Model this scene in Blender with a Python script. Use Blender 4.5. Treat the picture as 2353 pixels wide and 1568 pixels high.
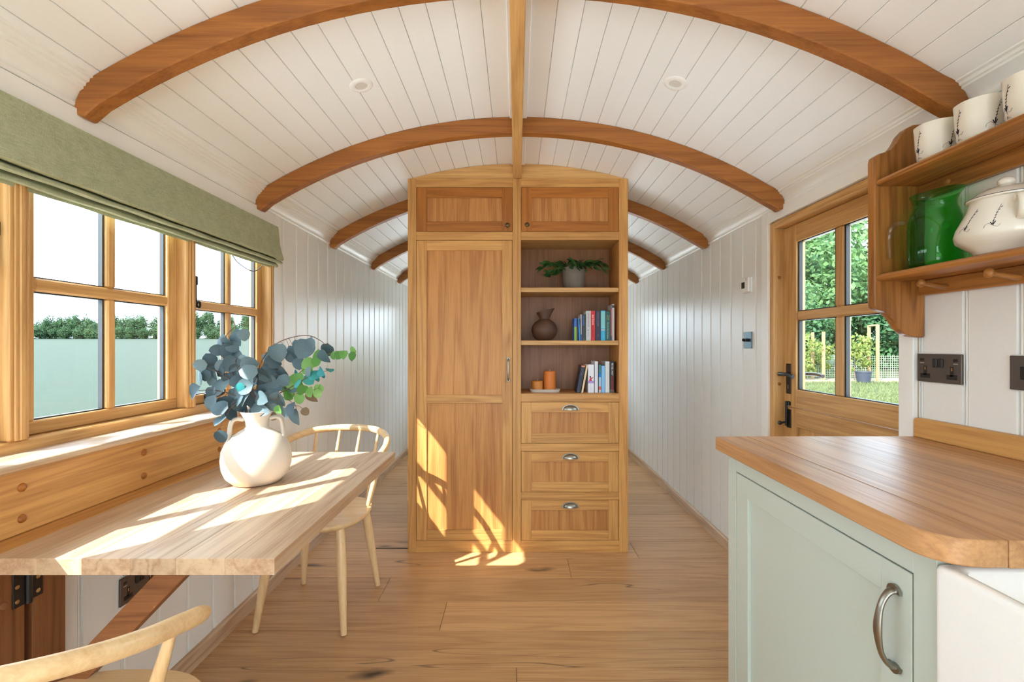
import bpy, bmesh, math, random
from mathutils import Vector, Matrix

for o in list(bpy.data.objects):
    bpy.data.objects.remove(o, do_unlink=True)
SC = bpy.context.scene
COL = SC.collection
R = math.radians
PI = math.pi

# ------------------------------------------------------------------ camera, sky, sun, exposure
cam_d = bpy.data.cameras.new('camera')
cam_d.sensor_width = 36.0
cam_d.lens = 36.0 * 1080 / 2353
cam_d.shift_x = -10.5 / 2353
cam_d.shift_y = 9.0 / 2353
cam_d.clip_start = 0.05
cam_d.clip_end = 2000
cam = bpy.data.objects.new('camera', cam_d)
cam.location = (0, 0, 1.22)
cam.rotation_euler = (R(90), 0, 0)
COL.objects.link(cam)
SC.camera = cam

world = bpy.data.worlds.new('sky')
SC.world = world
world.use_nodes = True
wn = world.node_tree.nodes
wl = world.node_tree.links
bg = wn['Background']
SKY = 8.0
tc = wn.new('ShaderNodeTexCoord')
mp = wn.new('ShaderNodeMapping')
mp.inputs['Scale'].default_value = (1.0, 1.0, 3.5)
nz = wn.new('ShaderNodeTexNoise')
nz.inputs['Scale'].default_value = 2.2
nz.inputs['Detail'].default_value = 5
rp = wn.new('ShaderNodeValToRGB')
rp.color_ramp.elements[0].position = 0.35
rp.color_ramp.elements[0].color = (0.62, 0.80, 1.0, 1)
rp.color_ramp.elements[1].position = 0.68
rp.color_ramp.elements[1].color = (0.82, 0.92, 1.0, 1)
wl.new(tc.outputs['Generated'], mp.inputs['Vector'])
wl.new(mp.outputs['Vector'], nz.inputs['Vector'])
wl.new(nz.outputs['Fac'], rp.inputs['Fac'])
wl.new(rp.outputs['Color'], bg.inputs['Color'])
bg.inputs['Strength'].default_value = SKY

sun_d = bpy.data.lights.new('sun', 'SUN')
sun_d.energy = 15.0
sun_d.color = (1.0, 0.975, 0.93)
sun_d.angle = R(0.55)
sun = bpy.data.objects.new('sun', sun_d)
sun.rotation_euler = Vector((1.0, 1.06, -1.27)).to_track_quat('-Z', 'Y').to_euler()
sun.location = (-20, -20, 30)
COL.objects.link(sun)

SC.view_settings.view_transform = 'Standard'
SC.view_settings.look = 'None'
SC.view_settings.gamma = 1.0
SC.view_settings.use_curve_mapping = False
SC.view_settings.exposure = 0.25
SC.cycles.use_denoising = True
SC.cycles.adaptive_threshold = 0.03
SC.cycles.max_bounces = 9
SC.cycles.diffuse_bounces = 6
SC.cycles.transparent_max_bounces = 16
SC.cycles.caustics_reflective = False
SC.cycles.caustics_refractive = False
SC.cycles.sample_clamp_indirect = 8.0

# ------------------------------------------------------------------ materials
def srgb(r, g, b):
    f = lambda c: (c / 255) / 12.92 if c / 255 <= 0.04045 else ((c / 255 + 0.055) / 1.055) ** 2.4
    return (f(r), f(g), f(b), 1)

MATS = {}
def newmat(name):
    m = bpy.data.materials.new(name)
    m.use_nodes = True
    MATS[name] = m
    return m, m.node_tree.nodes, m.node_tree.links, m.node_tree.nodes['Principled BSDF']

def mathn(n, l, op, a, b=None):
    k = n.new('ShaderNodeMath')
    k.operation = op
    for i, v in enumerate((a, b)):
        if v is None:
            continue
        if isinstance(v, (int, float)):
            k.inputs[i].default_value = v
        else:
            l.new(v, k.inputs[i])
    return k.outputs[0]

def rand_coords(n, l, amt=(37, 19, 53)):
    tcn = n.new('ShaderNodeTexCoord')
    oi = n.new('ShaderNodeObjectInfo')
    cm = n.new('ShaderNodeCombineXYZ')
    for i in range(3):
        l.new(mathn(n, l, 'MULTIPLY', oi.outputs['Random'], float(amt[i])), cm.inputs[i])
    va = n.new('ShaderNodeVectorMath')
    va.operation = 'ADD'
    l.new(tcn.outputs['Object'], va.inputs[0])
    l.new(cm.outputs[0], va.inputs[1])
    return va.outputs[0], oi.outputs['Random']

def mapped(n, l, vec, scale):
    m = n.new('ShaderNodeMapping')
    m.inputs['Scale'].default_value = scale
    l.new(vec, m.inputs['Vector'])
    return m.outputs[0]

def noise(n, l, vec, scale, detail=3, dist=0.0, rough=0.55):
    k = n.new('ShaderNodeTexNoise')
    k.inputs['Scale'].default_value = scale
    k.inputs['Detail'].default_value = detail
    k.inputs['Distortion'].default_value = dist
    k.inputs['Roughness'].default_value = rough
    l.new(vec, k.inputs['Vector'])
    return k.outputs['Fac']

def wood(name, light, dark, axis='Z', rough=0.42, rings=34, var=0.10, knots=False, figure=0.5, spec=0.4):
    """oak: grain runs along axis; colours are the light and dark of the grain"""
    m, n, l, p = newmat(name)
    vec, rnd = rand_coords(n, l)
    ai = 'XYZ'.index(axis)
    s1 = [1.0] * 3; s1[ai] = 0.065
    s2 = [1.0] * 3; s2[ai] = 0.03
    v1 = mapped(n, l, vec, s1)
    v2 = mapped(n, l, vec, s2)
    broad = noise(n, l, v1, 5.0, 3, 0.35)
    ring = mathn(n, l, 'SINE', mathn(n, l, 'MULTIPLY', broad, rings * 2.2))
    ring = mathn(n, l, 'ADD', mathn(n, l, 'MULTIPLY', ring, 0.5), 0.5)
    ring = mathn(n, l, 'POWER', ring, 1.8)
    fibre = noise(n, l, v2, 150, 4, 0.0, 0.65)
    fibre2 = noise(n, l, v2, 420, 2, 0.0, 0.6)
    low = noise(n, l, v1, 2.0, 2)
    f = mathn(n, l, 'MULTIPLY', ring, figure * 0.42)
    f = mathn(n, l, 'ADD', f, mathn(n, l, 'MULTIPLY', fibre, 0.85))
    f = mathn(n, l, 'ADD', f, mathn(n, l, 'MULTIPLY', low, 0.35))
    f = mathn(n, l, 'SUBTRACT', f, 0.38)
    cr = n.new('ShaderNodeValToRGB')
    cr.color_ramp.elements[0].position = 0.14
    cr.color_ramp.elements[0].color = light
    cr.color_ramp.elements[1].position = 0.74
    cr.color_ramp.elements[1].color = dark
    l.new(f, cr.inputs['Fac'])
    col = cr.outputs['Color']
    if knots:
        s3 = [1.0] * 3; s3[ai] = 0.42
        v3 = mapped(n, l, vec, s3)
        warp = n.new('ShaderNodeVectorMath'); warp.operation = 'ADD'
        nzc = n.new('ShaderNodeTexNoise'); nzc.inputs['Scale'].default_value = 9
        l.new(v3, nzc.inputs['Vector'])
        sc_ = n.new('ShaderNodeVectorMath'); sc_.operation = 'SCALE'; sc_.inputs['Scale'].default_value = 0.10
        l.new(nzc.outputs['Color'], sc_.inputs[0])
        l.new(v3, warp.inputs[0]); l.new(sc_.outputs[0], warp.inputs[1])
        vo = n.new('ShaderNodeTexVoronoi')
        vo.inputs['Scale'].default_value = 5.6
        l.new(warp.outputs[0], vo.inputs['Vector'])
        mr = n.new('ShaderNodeMapRange')
        mr.inputs['From Min'].default_value = 0.03
        mr.inputs['From Max'].default_value = 0.19
        mr.inputs['To Min'].default_value = 0.95
        mr.inputs['To Max'].default_value = 0.0
        l.new(vo.outputs['Distance'], mr.inputs['Value'])
        sepc = n.new('ShaderNodeSeparateColor')
        l.new(vo.outputs['Color'], sepc.inputs[0])
        sel = mathn(n, l, 'GREATER_THAN', sepc.outputs[0], 0.52)
        kn = mathn(n, l, 'MULTIPLY', mr.outputs[0], sel)
        # long drying cracks along the grain
        s4 = [1.0] * 3; s4[ai] = 0.085
        v4 = mapped(n, l, vec, s4)
        cn = noise(n, l, v4, 6.0, 2, 0.15)
        ca = mathn(n, l, 'ABSOLUTE', mathn(n, l, 'SUBTRACT', cn, 0.5))
        mr2 = n.new('ShaderNodeMapRange')
        mr2.inputs['From Min'].default_value = 0.0
        mr2.inputs['From Max'].default_value = 0.006
        mr2.inputs['To Min'].default_value = 0.7
        mr2.inputs['To Max'].default_value = 0.0
        l.new(ca, mr2.inputs['Value'])
        gate = noise(n, l, v4, 3.7, 1)
        crk = mathn(n, l, 'MULTIPLY', mr2.outputs[0], mathn(n, l, 'GREATER_THAN', gate, 0.565))
        km = mathn(n, l, 'MAXIMUM', kn, crk)
        mx = n.new('ShaderNodeMix'); mx.data_type = 'RGBA'
        l.new(km, mx.inputs['Factor'])
        l.new(col, mx.inputs['A'])
        mx.inputs['B'].default_value = (0.045, 0.024, 0.012, 1)
        col = mx.outputs['Result']
    hs = n.new('ShaderNodeHueSaturation')
    l.new(mathn(n, l, 'ADD', mathn(n, l, 'MULTIPLY', rnd, var * 2), 1 - var), hs.inputs['Value'])
    l.new(col, hs.inputs['Color'])
    l.new(hs.outputs['Color'], p.inputs['Base Color'])
    rr = mathn(n, l, 'ADD', mathn(n, l, 'MULTIPLY', fibre, 0.15), rough - 0.07)
    l.new(rr, p.inputs['Roughness'])
    p.inputs['Specular IOR Level'].default_value = spec
    bp = n.new('ShaderNodeBump')
    bp.inputs['Strength'].default_value = 0.18
    bp.inputs['Distance'].default_value = 0.001
    l.new(fibre2, bp.inputs['Height'])
    l.new(bp.outputs[0], p.inputs['Normal'])
    return m

def plain(name, col, rough=0.5, metal=0.0, bump=0.0, bscale=200, spec=0.5, var=0.0, coat=0.0):
    m, n, l, p = newmat(name)
    vec, rnd = rand_coords(n, l)
    f = noise(n, l, vec, bscale, 3)
    hs = n.new('ShaderNodeHueSaturation')
    hs.inputs['Color'].default_value = col
    v = mathn(n, l, 'ADD', mathn(n, l, 'MULTIPLY', rnd, var * 2), 1 - var - 0.02)
    v = mathn(n, l, 'ADD', v, mathn(n, l, 'MULTIPLY', f, 0.04))
    l.new(v, hs.inputs['Value'])
    l.new(hs.outputs['Color'], p.inputs['Base Color'])
    p.inputs['Roughness'].default_value = rough
    p.inputs['Metallic'].default_value = metal
    p.inputs['Specular IOR Level'].default_value = spec
    p.inputs['Coat Weight'].default_value = coat
    if bump:
        bp = n.new('ShaderNodeBump')
        bp.inputs['Strength'].default_value = bump
        bp.inputs['Distance'].default_value = 0.001
        l.new(f, bp.inputs['Height'])
        l.new(bp.outputs[0], p.inputs['Normal'])
    return m

def thin_glass(name, tint=(1, 1, 1, 1), ior=1.45):
    m, n, l, p = newmat(name)
    n.remove(p)
    out = n['Material Output']
    tr = n.new('ShaderNodeBsdfTransparent'); tr.inputs[0].default_value = tint
    gl = n.new('ShaderNodeBsdfGlossy'); gl.inputs['Roughness'].default_value = 0.01
    lw = n.new('ShaderNodeLayerWeight'); lw.inputs['Blend'].default_value = 0.5
    f5 = mathn(n, l, 'POWER', lw.outputs['Facing'], 5.0)
    r0 = ((ior - 1) / (ior + 1)) ** 2
    fac = mathn(n, l, 'ADD', mathn(n, l, 'MULTIPLY', f5, 1 - r0), r0)
    mx = n.new('ShaderNodeMixShader')
    l.new(fac, mx.inputs[0]); l.new(tr.outputs[0], mx.inputs[1]); l.new(gl.outputs[0], mx.inputs[2])
    l.new(mx.outputs[0], out.inputs['Surface'])
    return m

def leafmat(name, cols, rough=0.55, trans=0.35, spots=None):
    m, n, l, p = newmat(name)
    out = n['Material Output']
    vec, rnd = rand_coords(n, l)
    f = noise(n, l, vec, 30, 3)
    cr = n.new('ShaderNodeValToRGB')
    els = cr.color_ramp.elements
    while len(els) < len(cols):
        els.new(0.5)
    for i, c in enumerate(cols):
        els[i].position = i / (len(cols) - 1)
        els[i].color = c
    l.new(mathn(n, l, 'ADD', mathn(n, l, 'MULTIPLY', rnd, 0.75), mathn(n, l, 'SUBTRACT', mathn(n, l, 'MULTIPLY', f, 0.5), 0.12)), cr.inputs['Fac'])
    col = cr.outputs['Color']
    if spots:
        s = noise(n, l, vec, 55, 4)
        mr = n.new('ShaderNodeMapRange')
        mr.inputs['From Min'].default_value = 0.60; mr.inputs['From Max'].default_value = 0.70
        l.new(s, mr.inputs['Value'])
        mx = n.new('ShaderNodeMix'); mx.data_type = 'RGBA'
        l.new(mathn(n, l, 'MULTIPLY', mr.outputs[0], 0.6), mx.inputs['Factor'])
        l.new(col, mx.inputs['A']); mx.inputs['B'].default_value = spots
        col = mx.outputs['Result']
    l.new(col, p.inputs['Base Color'])
    p.inputs['Roughness'].default_value = rough
    ts = n.new('ShaderNodeBsdfTranslucent')
    l.new(col, ts.inputs['Color'])
    mx2 = n.new('ShaderNodeMixShader'); mx2.inputs[0].default_value = trans
    l.new(p.outputs[0], mx2.inputs[1]); l.new(ts.outputs[0], mx2.inputs[2])
    l.new(mx2.outputs[0], out.inputs['Surface'])
    return m

def foliage(name, c1, c2, scale=0.6):
    """outdoor leaves; colour varies leaf by leaf through position noise"""
    m, n, l, p = newmat(name)
    out = n['Material Output']
    geo = n.new('ShaderNodeNewGeometry')
    f = noise(n, l, geo.outputs['Position'], scale, 5, 0.2, 0.7)
    mr = n.new('ShaderNodeMapRange')
    mr.inputs['From Min'].default_value = 0.3; mr.inputs['From Max'].default_value = 0.7
    l.new(f, mr.inputs['Value'])
    mx = n.new('ShaderNodeMix'); mx.data_type = 'RGBA'
    l.new(mr.outputs[0], mx.inputs['Factor'])
    mx.inputs['A'].default_value = c1; mx.inputs['B'].default_value = c2
    l.new(mx.outputs['Result'], p.inputs['Base Color'])
    p.inputs['Roughness'].default_value = 0.6
    p.inputs['Specular IOR Level'].default_value = 0.2
    ts = n.new('ShaderNodeBsdfTranslucent')
    l.new(mx.outputs['Result'], ts.inputs['Color'])
    ms = n.new('ShaderNodeMixShader'); ms.inputs[0].default_value = 0.35
    l.new(p.outputs[0], ms.inputs[1]); l.new(ts.outputs[0], ms.inputs[2])
    l.new(ms.outputs[0], out.inputs['Surface'])
    return m

def ground(name, c1, c2, scale, stretch=(1, 1, 1)):
    m, n, l, p = newmat(name)
    tcn = n.new('ShaderNodeTexCoord')
    v = mapped(n, l, tcn.outputs['Object'], stretch)
    f = noise(n, l, v, scale, 6, 0.0, 0.7)
    mr = n.new('ShaderNodeMapRange')
    mr.inputs['From Min'].default_value = 0.3; mr.inputs['From Max'].default_value = 0.7
    l.new(f, mr.inputs['Value'])
    mx = n.new('ShaderNodeMix'); mx.data_type = 'RGBA'
    l.new(mr.outputs[0], mx.inputs['Factor'])
    mx.inputs['A'].default_value = c1; mx.inputs['B'].default_value = c2
    l.new(mx.outputs['Result'], p.inputs['Base Color'])
    p.inputs['Roughness'].default_value = 0.9
    p.inputs['Specular IOR Level'].default_value = 0.1
    return m

def fabric(name, c1, c2):
    m, n, l, p = newmat(name)
    tcn = n.new('ShaderNodeTexCoord')
    a = noise(n, l, mapped(n, l, tcn.outputs['Object'], (1, 0.06, 1)), 700, 2)
    b = noise(n, l, mapped(n, l, tcn.outputs['Object'], (1, 1, 0.06)), 700, 2)
    c = noise(n, l, tcn.outputs['Object'], 25, 2)
    f = mathn(n, l, 'MULTIPLY', mathn(n, l, 'ADD', mathn(n, l, 'ADD', a, b), mathn(n, l, 'MULTIPLY', c, 0.5)), 0.4)
    mr = n.new('ShaderNodeMapRange')
    mr.inputs['From Min'].default_value = 0.38; mr.inputs['From Max'].default_value = 0.62
    l.new(f, mr.inputs['Value'])
    mx = n.new('ShaderNodeMix'); mx.data_type = 'RGBA'
    l.new(mr.outputs[0], mx.inputs['Factor'])
    mx.inputs['A'].default_value = c1; mx.inputs['B'].default_value = c2
    l.new(mx.outputs['Result'], p.inputs['Base Color'])
    p.inputs['Roughness'].default_value = 0.9
    p.inputs['Specular IOR Level'].default_value = 0.15
    bp = n.new('ShaderNodeBump'); bp.inputs['Strength'].default_value = 0.3; bp.inputs['Distance'].default_value = 0.0008
    l.new(f, bp.inputs['Height']); l.new(bp.outputs[0], p.inputs['Normal'])
    return m

# woods
OAK_L, OAK_D = srgb(210, 158, 92), srgb(154, 98, 46)
for ax in 'XYZ':
    wood('oak_' + ax, OAK_L, OAK_D, ax)
    wood('oakpanel_' + ax, srgb(200, 142, 80), srgb(150, 90, 42), ax, figure=0.62, rings=24, var=0.05)
    wood('oakframe_' + ax, srgb(212, 168, 108), srgb(164, 114, 60), ax, var=0.05)
    wood('oakdark_' + ax, srgb(176, 110, 44), srgb(120, 66, 22), ax)
    wood('beamoak_' + ax, srgb(170, 108, 50), srgb(114, 64, 26), ax, rings=26, var=0.06)
    wood('table_' + ax, srgb(206, 178, 146), srgb(164, 126, 96), ax, rough=0.40, figure=0.6, var=0.09)
    wood('worktop_' + ax, srgb(198, 150, 102), srgb(146, 100, 62), ax, rough=0.37, figure=0.55, var=0.10)
    wood('ash_' + ax, srgb(232, 200, 152), srgb(204, 162, 112), ax, rough=0.30, figure=0.45, var=0.04, rings=26)
    wood('shelfoak_' + ax, srgb(176, 118, 60), srgb(110, 66, 30), ax, rough=0.34, figure=0.7, rings=40)
wood('backwood_Z', srgb(150, 104, 68), srgb(110, 72, 44), 'Z', figure=0.4)
wood('bracketoak_X', srgb(150, 98, 60), srgb(98, 58, 32), 'X')
wood('bracketoak_Z', srgb(150, 98, 60), srgb(98, 58, 32), 'Z')
wood('floor_oak', srgb(206, 164, 116), srgb(164, 118, 74), 'X', rough=0.36, knots=True, var=0.10, figure=0.45)
wood('endgrain', srgb(176, 132, 98), srgb(120, 82, 58), 'Y', rings=60, figure=0.9)
plain('paint_wall', srgb(234, 234, 230), 0.30, bump=0.06, bscale=90, var=0.01)
plain('paint_ceiling', srgb(240, 242, 242), 0.42, bump=0.05, bscale=90, var=0.01)
plain('paint_trim', srgb(240, 240, 236), 0.34, bump=0.04, bscale=90)
plain('gap_floor', srgb(70, 46, 26), 0.9)
plain('gap_ceiling', srgb(206, 188, 158), 0.8)
plain('slot_black', srgb(14, 12, 12), 0.9)
plain('gap_dark', srgb(150, 140, 124), 0.8)
plain('sage_paint', srgb(192, 202, 192), 0.40, bump=0.04, bscale=120)
plain('ceramic_white', srgb(246, 246, 244), 0.08, spec=0.6, coat=0.4)
plain('vase_cream', srgb(210, 199, 184), 0.62, bump=0.12, bscale=60)
plain('cream_glaze', srgb(228, 223, 210), 0.16, coat=0.5, bscale=20)
plain('navy_print', srgb(24, 26, 52), 0.3)
plain('black_iron', srgb(22, 22, 24), 0.42, bump=0.1, bscale=120)
plain('pewter', srgb(150, 146, 136), 0.34, metal=1.0, bump=0.05, bscale=300)
plain('bronze', srgb(104, 88, 66), 0.45, metal=1.0)
plain('gunmetal', srgb(100, 94, 90), 0.42, metal=0.75)
plain('slate_plate', srgb(96, 116, 124), 0.35, metal=0.6)
plain('black_plastic', srgb(20, 20, 22), 0.38)
plain('white_plastic', srgb(238, 238, 236), 0.35)
plain('screen_dark', srgb(36, 40, 36), 0.15)
plain('clear_gasket', srgb(226, 226, 224), 0.25)
plain('spacer_grey', srgb(60, 62, 64), 0.45, metal=0.5)
plain('brass_screw', srgb(190, 160, 120), 0.35, metal=1.0)
plain('brown_ceramic', srgb(88, 60, 46), 0.55, bump=0.05)
plain('grey_pot', srgb(112, 104, 94), 0.75, bump=0.2, bscale=80)
plain('soil', srgb(50, 38, 28), 0.95, bump=0.6, bscale=150)
plain('candle_light', srgb(196, 124, 48), 0.5, bump=0.05)
plain('candle_dark', srgb(204, 112, 34), 0.5, bump=0.05)
plain('wick', srgb(230, 220, 200), 0.9)
plain('tray_stone', srgb(206, 198, 186), 0.6)
plain('pages', srgb(226, 216, 196), 0.9, bscale=400)
plain('cord_dark', srgb(56, 60, 66), 0.5)
plain('stem_brown', srgb(98, 72, 60), 0.7)
plain('stem_green', srgb(120, 120, 70), 0.7)
plain('bark', srgb(92, 80, 66), 0.9, bump=0.5, bscale=20)
plain('stake_wood', srgb(142, 116, 78), 0.8)
plain('plant_pot_black', srgb(40, 46, 58), 0.6)
plain('wire', srgb(150, 170, 130), 0.6)
plain('mulch', srgb(112, 104, 84), 0.95, bump=0.5, bscale=15)
plain('lens_grey', srgb(214, 210, 204), 0.25)
plain('net_dark', srgb(34, 48, 58), 0.7)
thin_glass('pane_glass', (0.97, 0.985, 0.98, 1), 1.33)
thin_glass('clear_glass', (0.93, 0.91, 0.90, 1), 1.5)
thin_glass('green_glass', (0.46, 0.86, 0.50, 1), 1.45)
fabric('blind_linen', srgb(150, 156, 126), srgb(184, 190, 160))
leafmat('euca_grey', [srgb(38, 60, 70), srgb(66, 92, 101), srgb(116, 138, 144)], spots=srgb(140, 124, 100), trans=0.15)
leafmat('euca_green', [srgb(64, 120, 60), srgb(110, 168, 84), srgb(150, 190, 112)], trans=0.35)
leafmat('euca_teal', [srgb(22, 98, 110), srgb(40, 140, 146), srgb(80, 170, 160)], trans=0.3)
leafmat('euca_brown', [srgb(112, 92, 70), srgb(140, 120, 92)], trans=0.2)
leafmat('plant_leaf', [srgb(22, 58, 28), srgb(44, 96, 44), srgb(86, 120, 70)], rough=0.35, trans=0.1)
foliage('tree_far', srgb(40, 66, 44), srgb(74, 100, 62), 0.35)
foliage('tree_near', srgb(34, 74, 50), srgb(112, 142, 84), 0.9)
foliage('tree_near_dark', srgb(22, 58, 44), srgb(80, 116, 70), 0.9)
foliage('sapling_leaf', srgb(84, 106, 48), srgb(136, 142, 74), 2.0)
foliage('grass_blade', srgb(78, 92, 52), srgb(112, 118, 78), 1.5)
ground('field_crop', (0.026, 0.036, 0.0245, 1), (0.034, 0.046, 0.032, 1), 3.0, (1, 2.5, 1))
ground('bounce_gravel', srgb(210, 208, 204), srgb(230, 228, 224), 14.0)  # pale colour of the unseen ground added to bounce sunlight indoors
ground('lawn', (0.036, 0.044, 0.018, 1), (0.062, 0.068, 0.034, 1), 2.5)

# ------------------------------------------------------------------ mesh helpers
WM = {}

class MB:
    def __init__(s):
        s.v = []; s.f = []
    def add(s, vs, fs):
        b = len(s.v)
        s.v += [tuple(p) for p in vs]
        s.f += [tuple(i + b for i in q) for q in fs]
        return s
    def box(s, x0, x1, y0, y1, z0, z1):
        return s.add([(x0, y0, z0), (x1, y0, z0), (x1, y1, z0), (x0, y1, z0), (x0, y0, z1), (x1, y0, z1), (x1, y1, z1), (x0, y1, z1)],
                     [(0, 3, 2, 1), (4, 5, 6, 7), (0, 1, 5, 4), (1, 2, 6, 5), (2, 3, 7, 6), (3, 0, 4, 7)])
    def prism(s, poly, axis, a0, a1):
        """poly: 2D points on the other two axes in order (X: y,z / Y: x,z / Z: x,y)"""
        def P(p, a):
            return {'X': (a, p[0], p[1]), 'Y': (p[0], a, p[1]), 'Z': (p[0], p[1], a)}[axis]
        n = len(poly)
        vs = [P(p, a0) for p in poly] + [P(p, a1) for p in poly]
        fs = [tuple(range(n)), tuple(range(2 * n - 1, n - 1, -1))]
        fs += [(i, i + n, (i + 1) % n + n, (i + 1) % n) for i in range(n)]
        return s.add(vs, fs)
    def lathe(s, prof, c=(0, 0, 0), n=32, fn=None):
        vs = []; fs = []
        for r, z in prof:
            for k in range(n):
                a = 2 * PI * k / n
                rr = r if fn is None else fn(r, z, a)
                vs.append((c[0] + rr * math.cos(a), c[1] + rr * math.sin(a), c[2] + z))
        for i in range(len(prof) - 1):
            for k in range(n):
                k2 = (k + 1) % n
                fs.append((i * n + k, i * n + k2, (i + 1) * n + k2, (i + 1) * n + k))
        if prof[0][0] > 1e-6:
            fs.append(tuple(range(n - 1, -1, -1)))
        if prof[-1][0] > 1e-6:
            fs.append(tuple((len(prof) - 1) * n + k for k in range(n)))
        return s.add(vs, fs)
    def tube(s, path, rad, n=8, sq=None):
        """tube along path; rad a number or a list; sq=(a,b) scales the section's two axes"""
        pts = [Vector(p) for p in path]
        m = len(pts)
        if isinstance(rad, (int, float)):
            rad = [rad] * m
        up = None
        vs = []; fs = []
        for i, p in enumerate(pts):
            t = (pts[min(i + 1, m - 1)] - pts[max(i - 1, 0)]).normalized()
            if up is None:
                ref = Vector((0, 0, 1)) if abs(t.z) < 0.9 else Vector((1, 0, 0))
                up = (ref - t * ref.dot(t)).normalized()
            else:
                up = (up - t * up.dot(t)).normalized()
            sd = t.cross(up)
            for k in range(n):
                a = 2 * PI * k / n
                ka, kb = (1, 1) if sq is None else sq
                vs.append(p + up * (rad[i] * math.cos(a) * ka) + sd * (rad[i] * math.sin(a) * kb))
        for i in range(m - 1):
            for k in range(n):
                k2 = (k + 1) % n
                fs.append((i * n + k, i * n + k2, (i + 1) * n + k2, (i + 1) * n + k))
        fs.append(tuple(range(n - 1, -1, -1)))
        fs.append(tuple((m - 1) * n + k for k in range(n)))
        return s.add(vs, fs)
    def ball(s, c, r, n=12, squash=(1, 1, 1)):
        prof = [(r * math.sin(PI * i / (n // 2)) + (0 if 0 < i < n // 2 else 0), -r * math.cos(PI * i / (n // 2))) for i in range(n // 2 + 1)]
        b = len(s.v)
        s.lathe([(max(p[0], 0.0), p[1]) for p in prof], (0, 0, 0), n)
        for i in range(b, len(s.v)):
            x, y, z = s.v[i]
            s.v[i] = (c[0] + x * squash[0], c[1] + y * squash[1], c[2] + z * squash[2])
        return s
    def xf(s, M):
        s.v = [tuple(M @ Vector(p)) for p in s.v]
        return s
    def mesh(s, name, smooth=None):
        me = bpy.data.meshes.new(name)
        me.from_pydata(s.v, [], s.f)
        bm = bmesh.new(); bm.from_mesh(me)
        bmesh.ops.remove_doubles(bm, verts=bm.verts, dist=1e-6)
        bmesh.ops.recalc_face_normals(bm, faces=bm.faces)
        bm.to_mesh(me); bm.free()
        if smooth is not None:
            me.polygons.foreach_set('use_smooth', [True] * len(me.polygons))
            me.set_sharp_from_angle(angle=R(smooth))
        me.update()
        return me
    def build(s, name, mat, parent=None, smooth=None, bevel=0, seg=2, local=False):
        return link(name, s.mesh(name, smooth), mat, parent, bevel, seg, local)

def link(name, me, mat, parent=None, bevel=0, seg=2, local=False, M=None):
    o = bpy.data.objects.new(name, me)
    COL.objects.link(o)
    if mat is not None and not me.materials:
        me.materials.append(MATS[mat])
    if M is not None:
        o.matrix_basis = M
    if parent is not None:
        o.parent = parent
        if not local:
            o.matrix_parent_inverse = WM.get(parent.name, Matrix.Identity(4)).inverted()
    WM[o.name] = Matrix.Identity(4) if M is None else M.copy()
    if bevel:
        md = o.modifiers.new('bevel', 'BEVEL')
        md.width = bevel; md.segments = seg; md.limit_method = 'ANGLE'; md.angle_limit = R(40)
    return o

def thing(name, label, cat, loc=(0, 0, 0), group=None, kind=None):
    o = bpy.data.objects.new(name, None)
    o.empty_display_size = 0.05
    o.location = loc
    COL.objects.link(o)
    WM[o.name] = Matrix.Translation(Vector(loc))
    if label: o['label'] = label
    if cat: o['category'] = cat
    if group: o['group'] = group
    if kind: o['kind'] = kind
    return o

def tag(o, label, cat, group=None, kind=None):
    o['label'] = label
    o['category'] = cat
    if group: o['group'] = group
    if kind: o['kind'] = kind
    return o

def struct(o, label=None):
    o['kind'] = 'structure'
    if label: o['label'] = label
    return o

def copy_tree(o, parent=None):
    c = o.copy()
    COL.objects.link(c)
    if parent is not None:
        c.parent = parent
        c.matrix_parent_inverse = o.matrix_parent_inverse.copy()
    for ch in [x for x in bpy.data.objects if x.parent == o]:
        copy_tree(ch, c)
    return c

def BX(name, mat, parent, x0, x1, y0, y1, z0, z1, bevel=0.0015, seg=1):
    return MB().box(x0, x1, y0, y1, z0, z1).build(name, mat, parent, bevel=bevel, seg=seg)

def smoothpath(pts, k=6):
    """Catmull-Rom through pts"""
    P = [Vector(p) for p in pts]
    P = [P[0] * 2 - P[1]] + P + [P[-1] * 2 - P[-2]]
    out = []
    for i in range(1, len(P) - 2):
        for j in range(k):
            t = j / k
            out.append(0.5 * ((2 * P[i]) + (P[i + 1] - P[i - 1]) * t + (2 * P[i - 1] - 5 * P[i] + 4 * P[i + 1] - P[i + 2]) * t * t
                              + (3 * P[i] - P[i - 1] - 3 * P[i + 1] + P[i + 2]) * t ** 3))
    out.append(P[-2])
    return out

def text_obj(body, size, mat, parent, M, name='title', sx=1.0):
    cu = bpy.data.curves.new(name, 'FONT')
    cu.body = body; cu.size = size; cu.align_x = 'CENTER'; cu.align_y = 'CENTER'
    cu.resolution_u = 2
    tmp = bpy.data.objects.new(name, cu)
    COL.objects.link(tmp)
    dg = bpy.context.evaluated_depsgraph_get()
    me = bpy.data.meshes.new_from_object(tmp.evaluated_get(dg))
    bpy.data.objects.remove(tmp, do_unlink=True)
    me.transform(Matrix.Diagonal((sx, 1, 1, 1)))
    me.transform(M)
    me.materials.clear()
    return link(name, me, mat, parent)

# ------------------------------------------------------------------ the hut shell
XL, XR = -1.23, 1.2625            # wall faces
YB, YF = -1.7, 5.75               # back and far end
CX, ZT, RR = 0.008, 2.288, 2.32   # vault: centre x, crown height, radius
ZC = ZT - RR
def vault(x, r=RR):
    return ZC + math.sqrt(r * r - (x - CX) ** 2)

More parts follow.
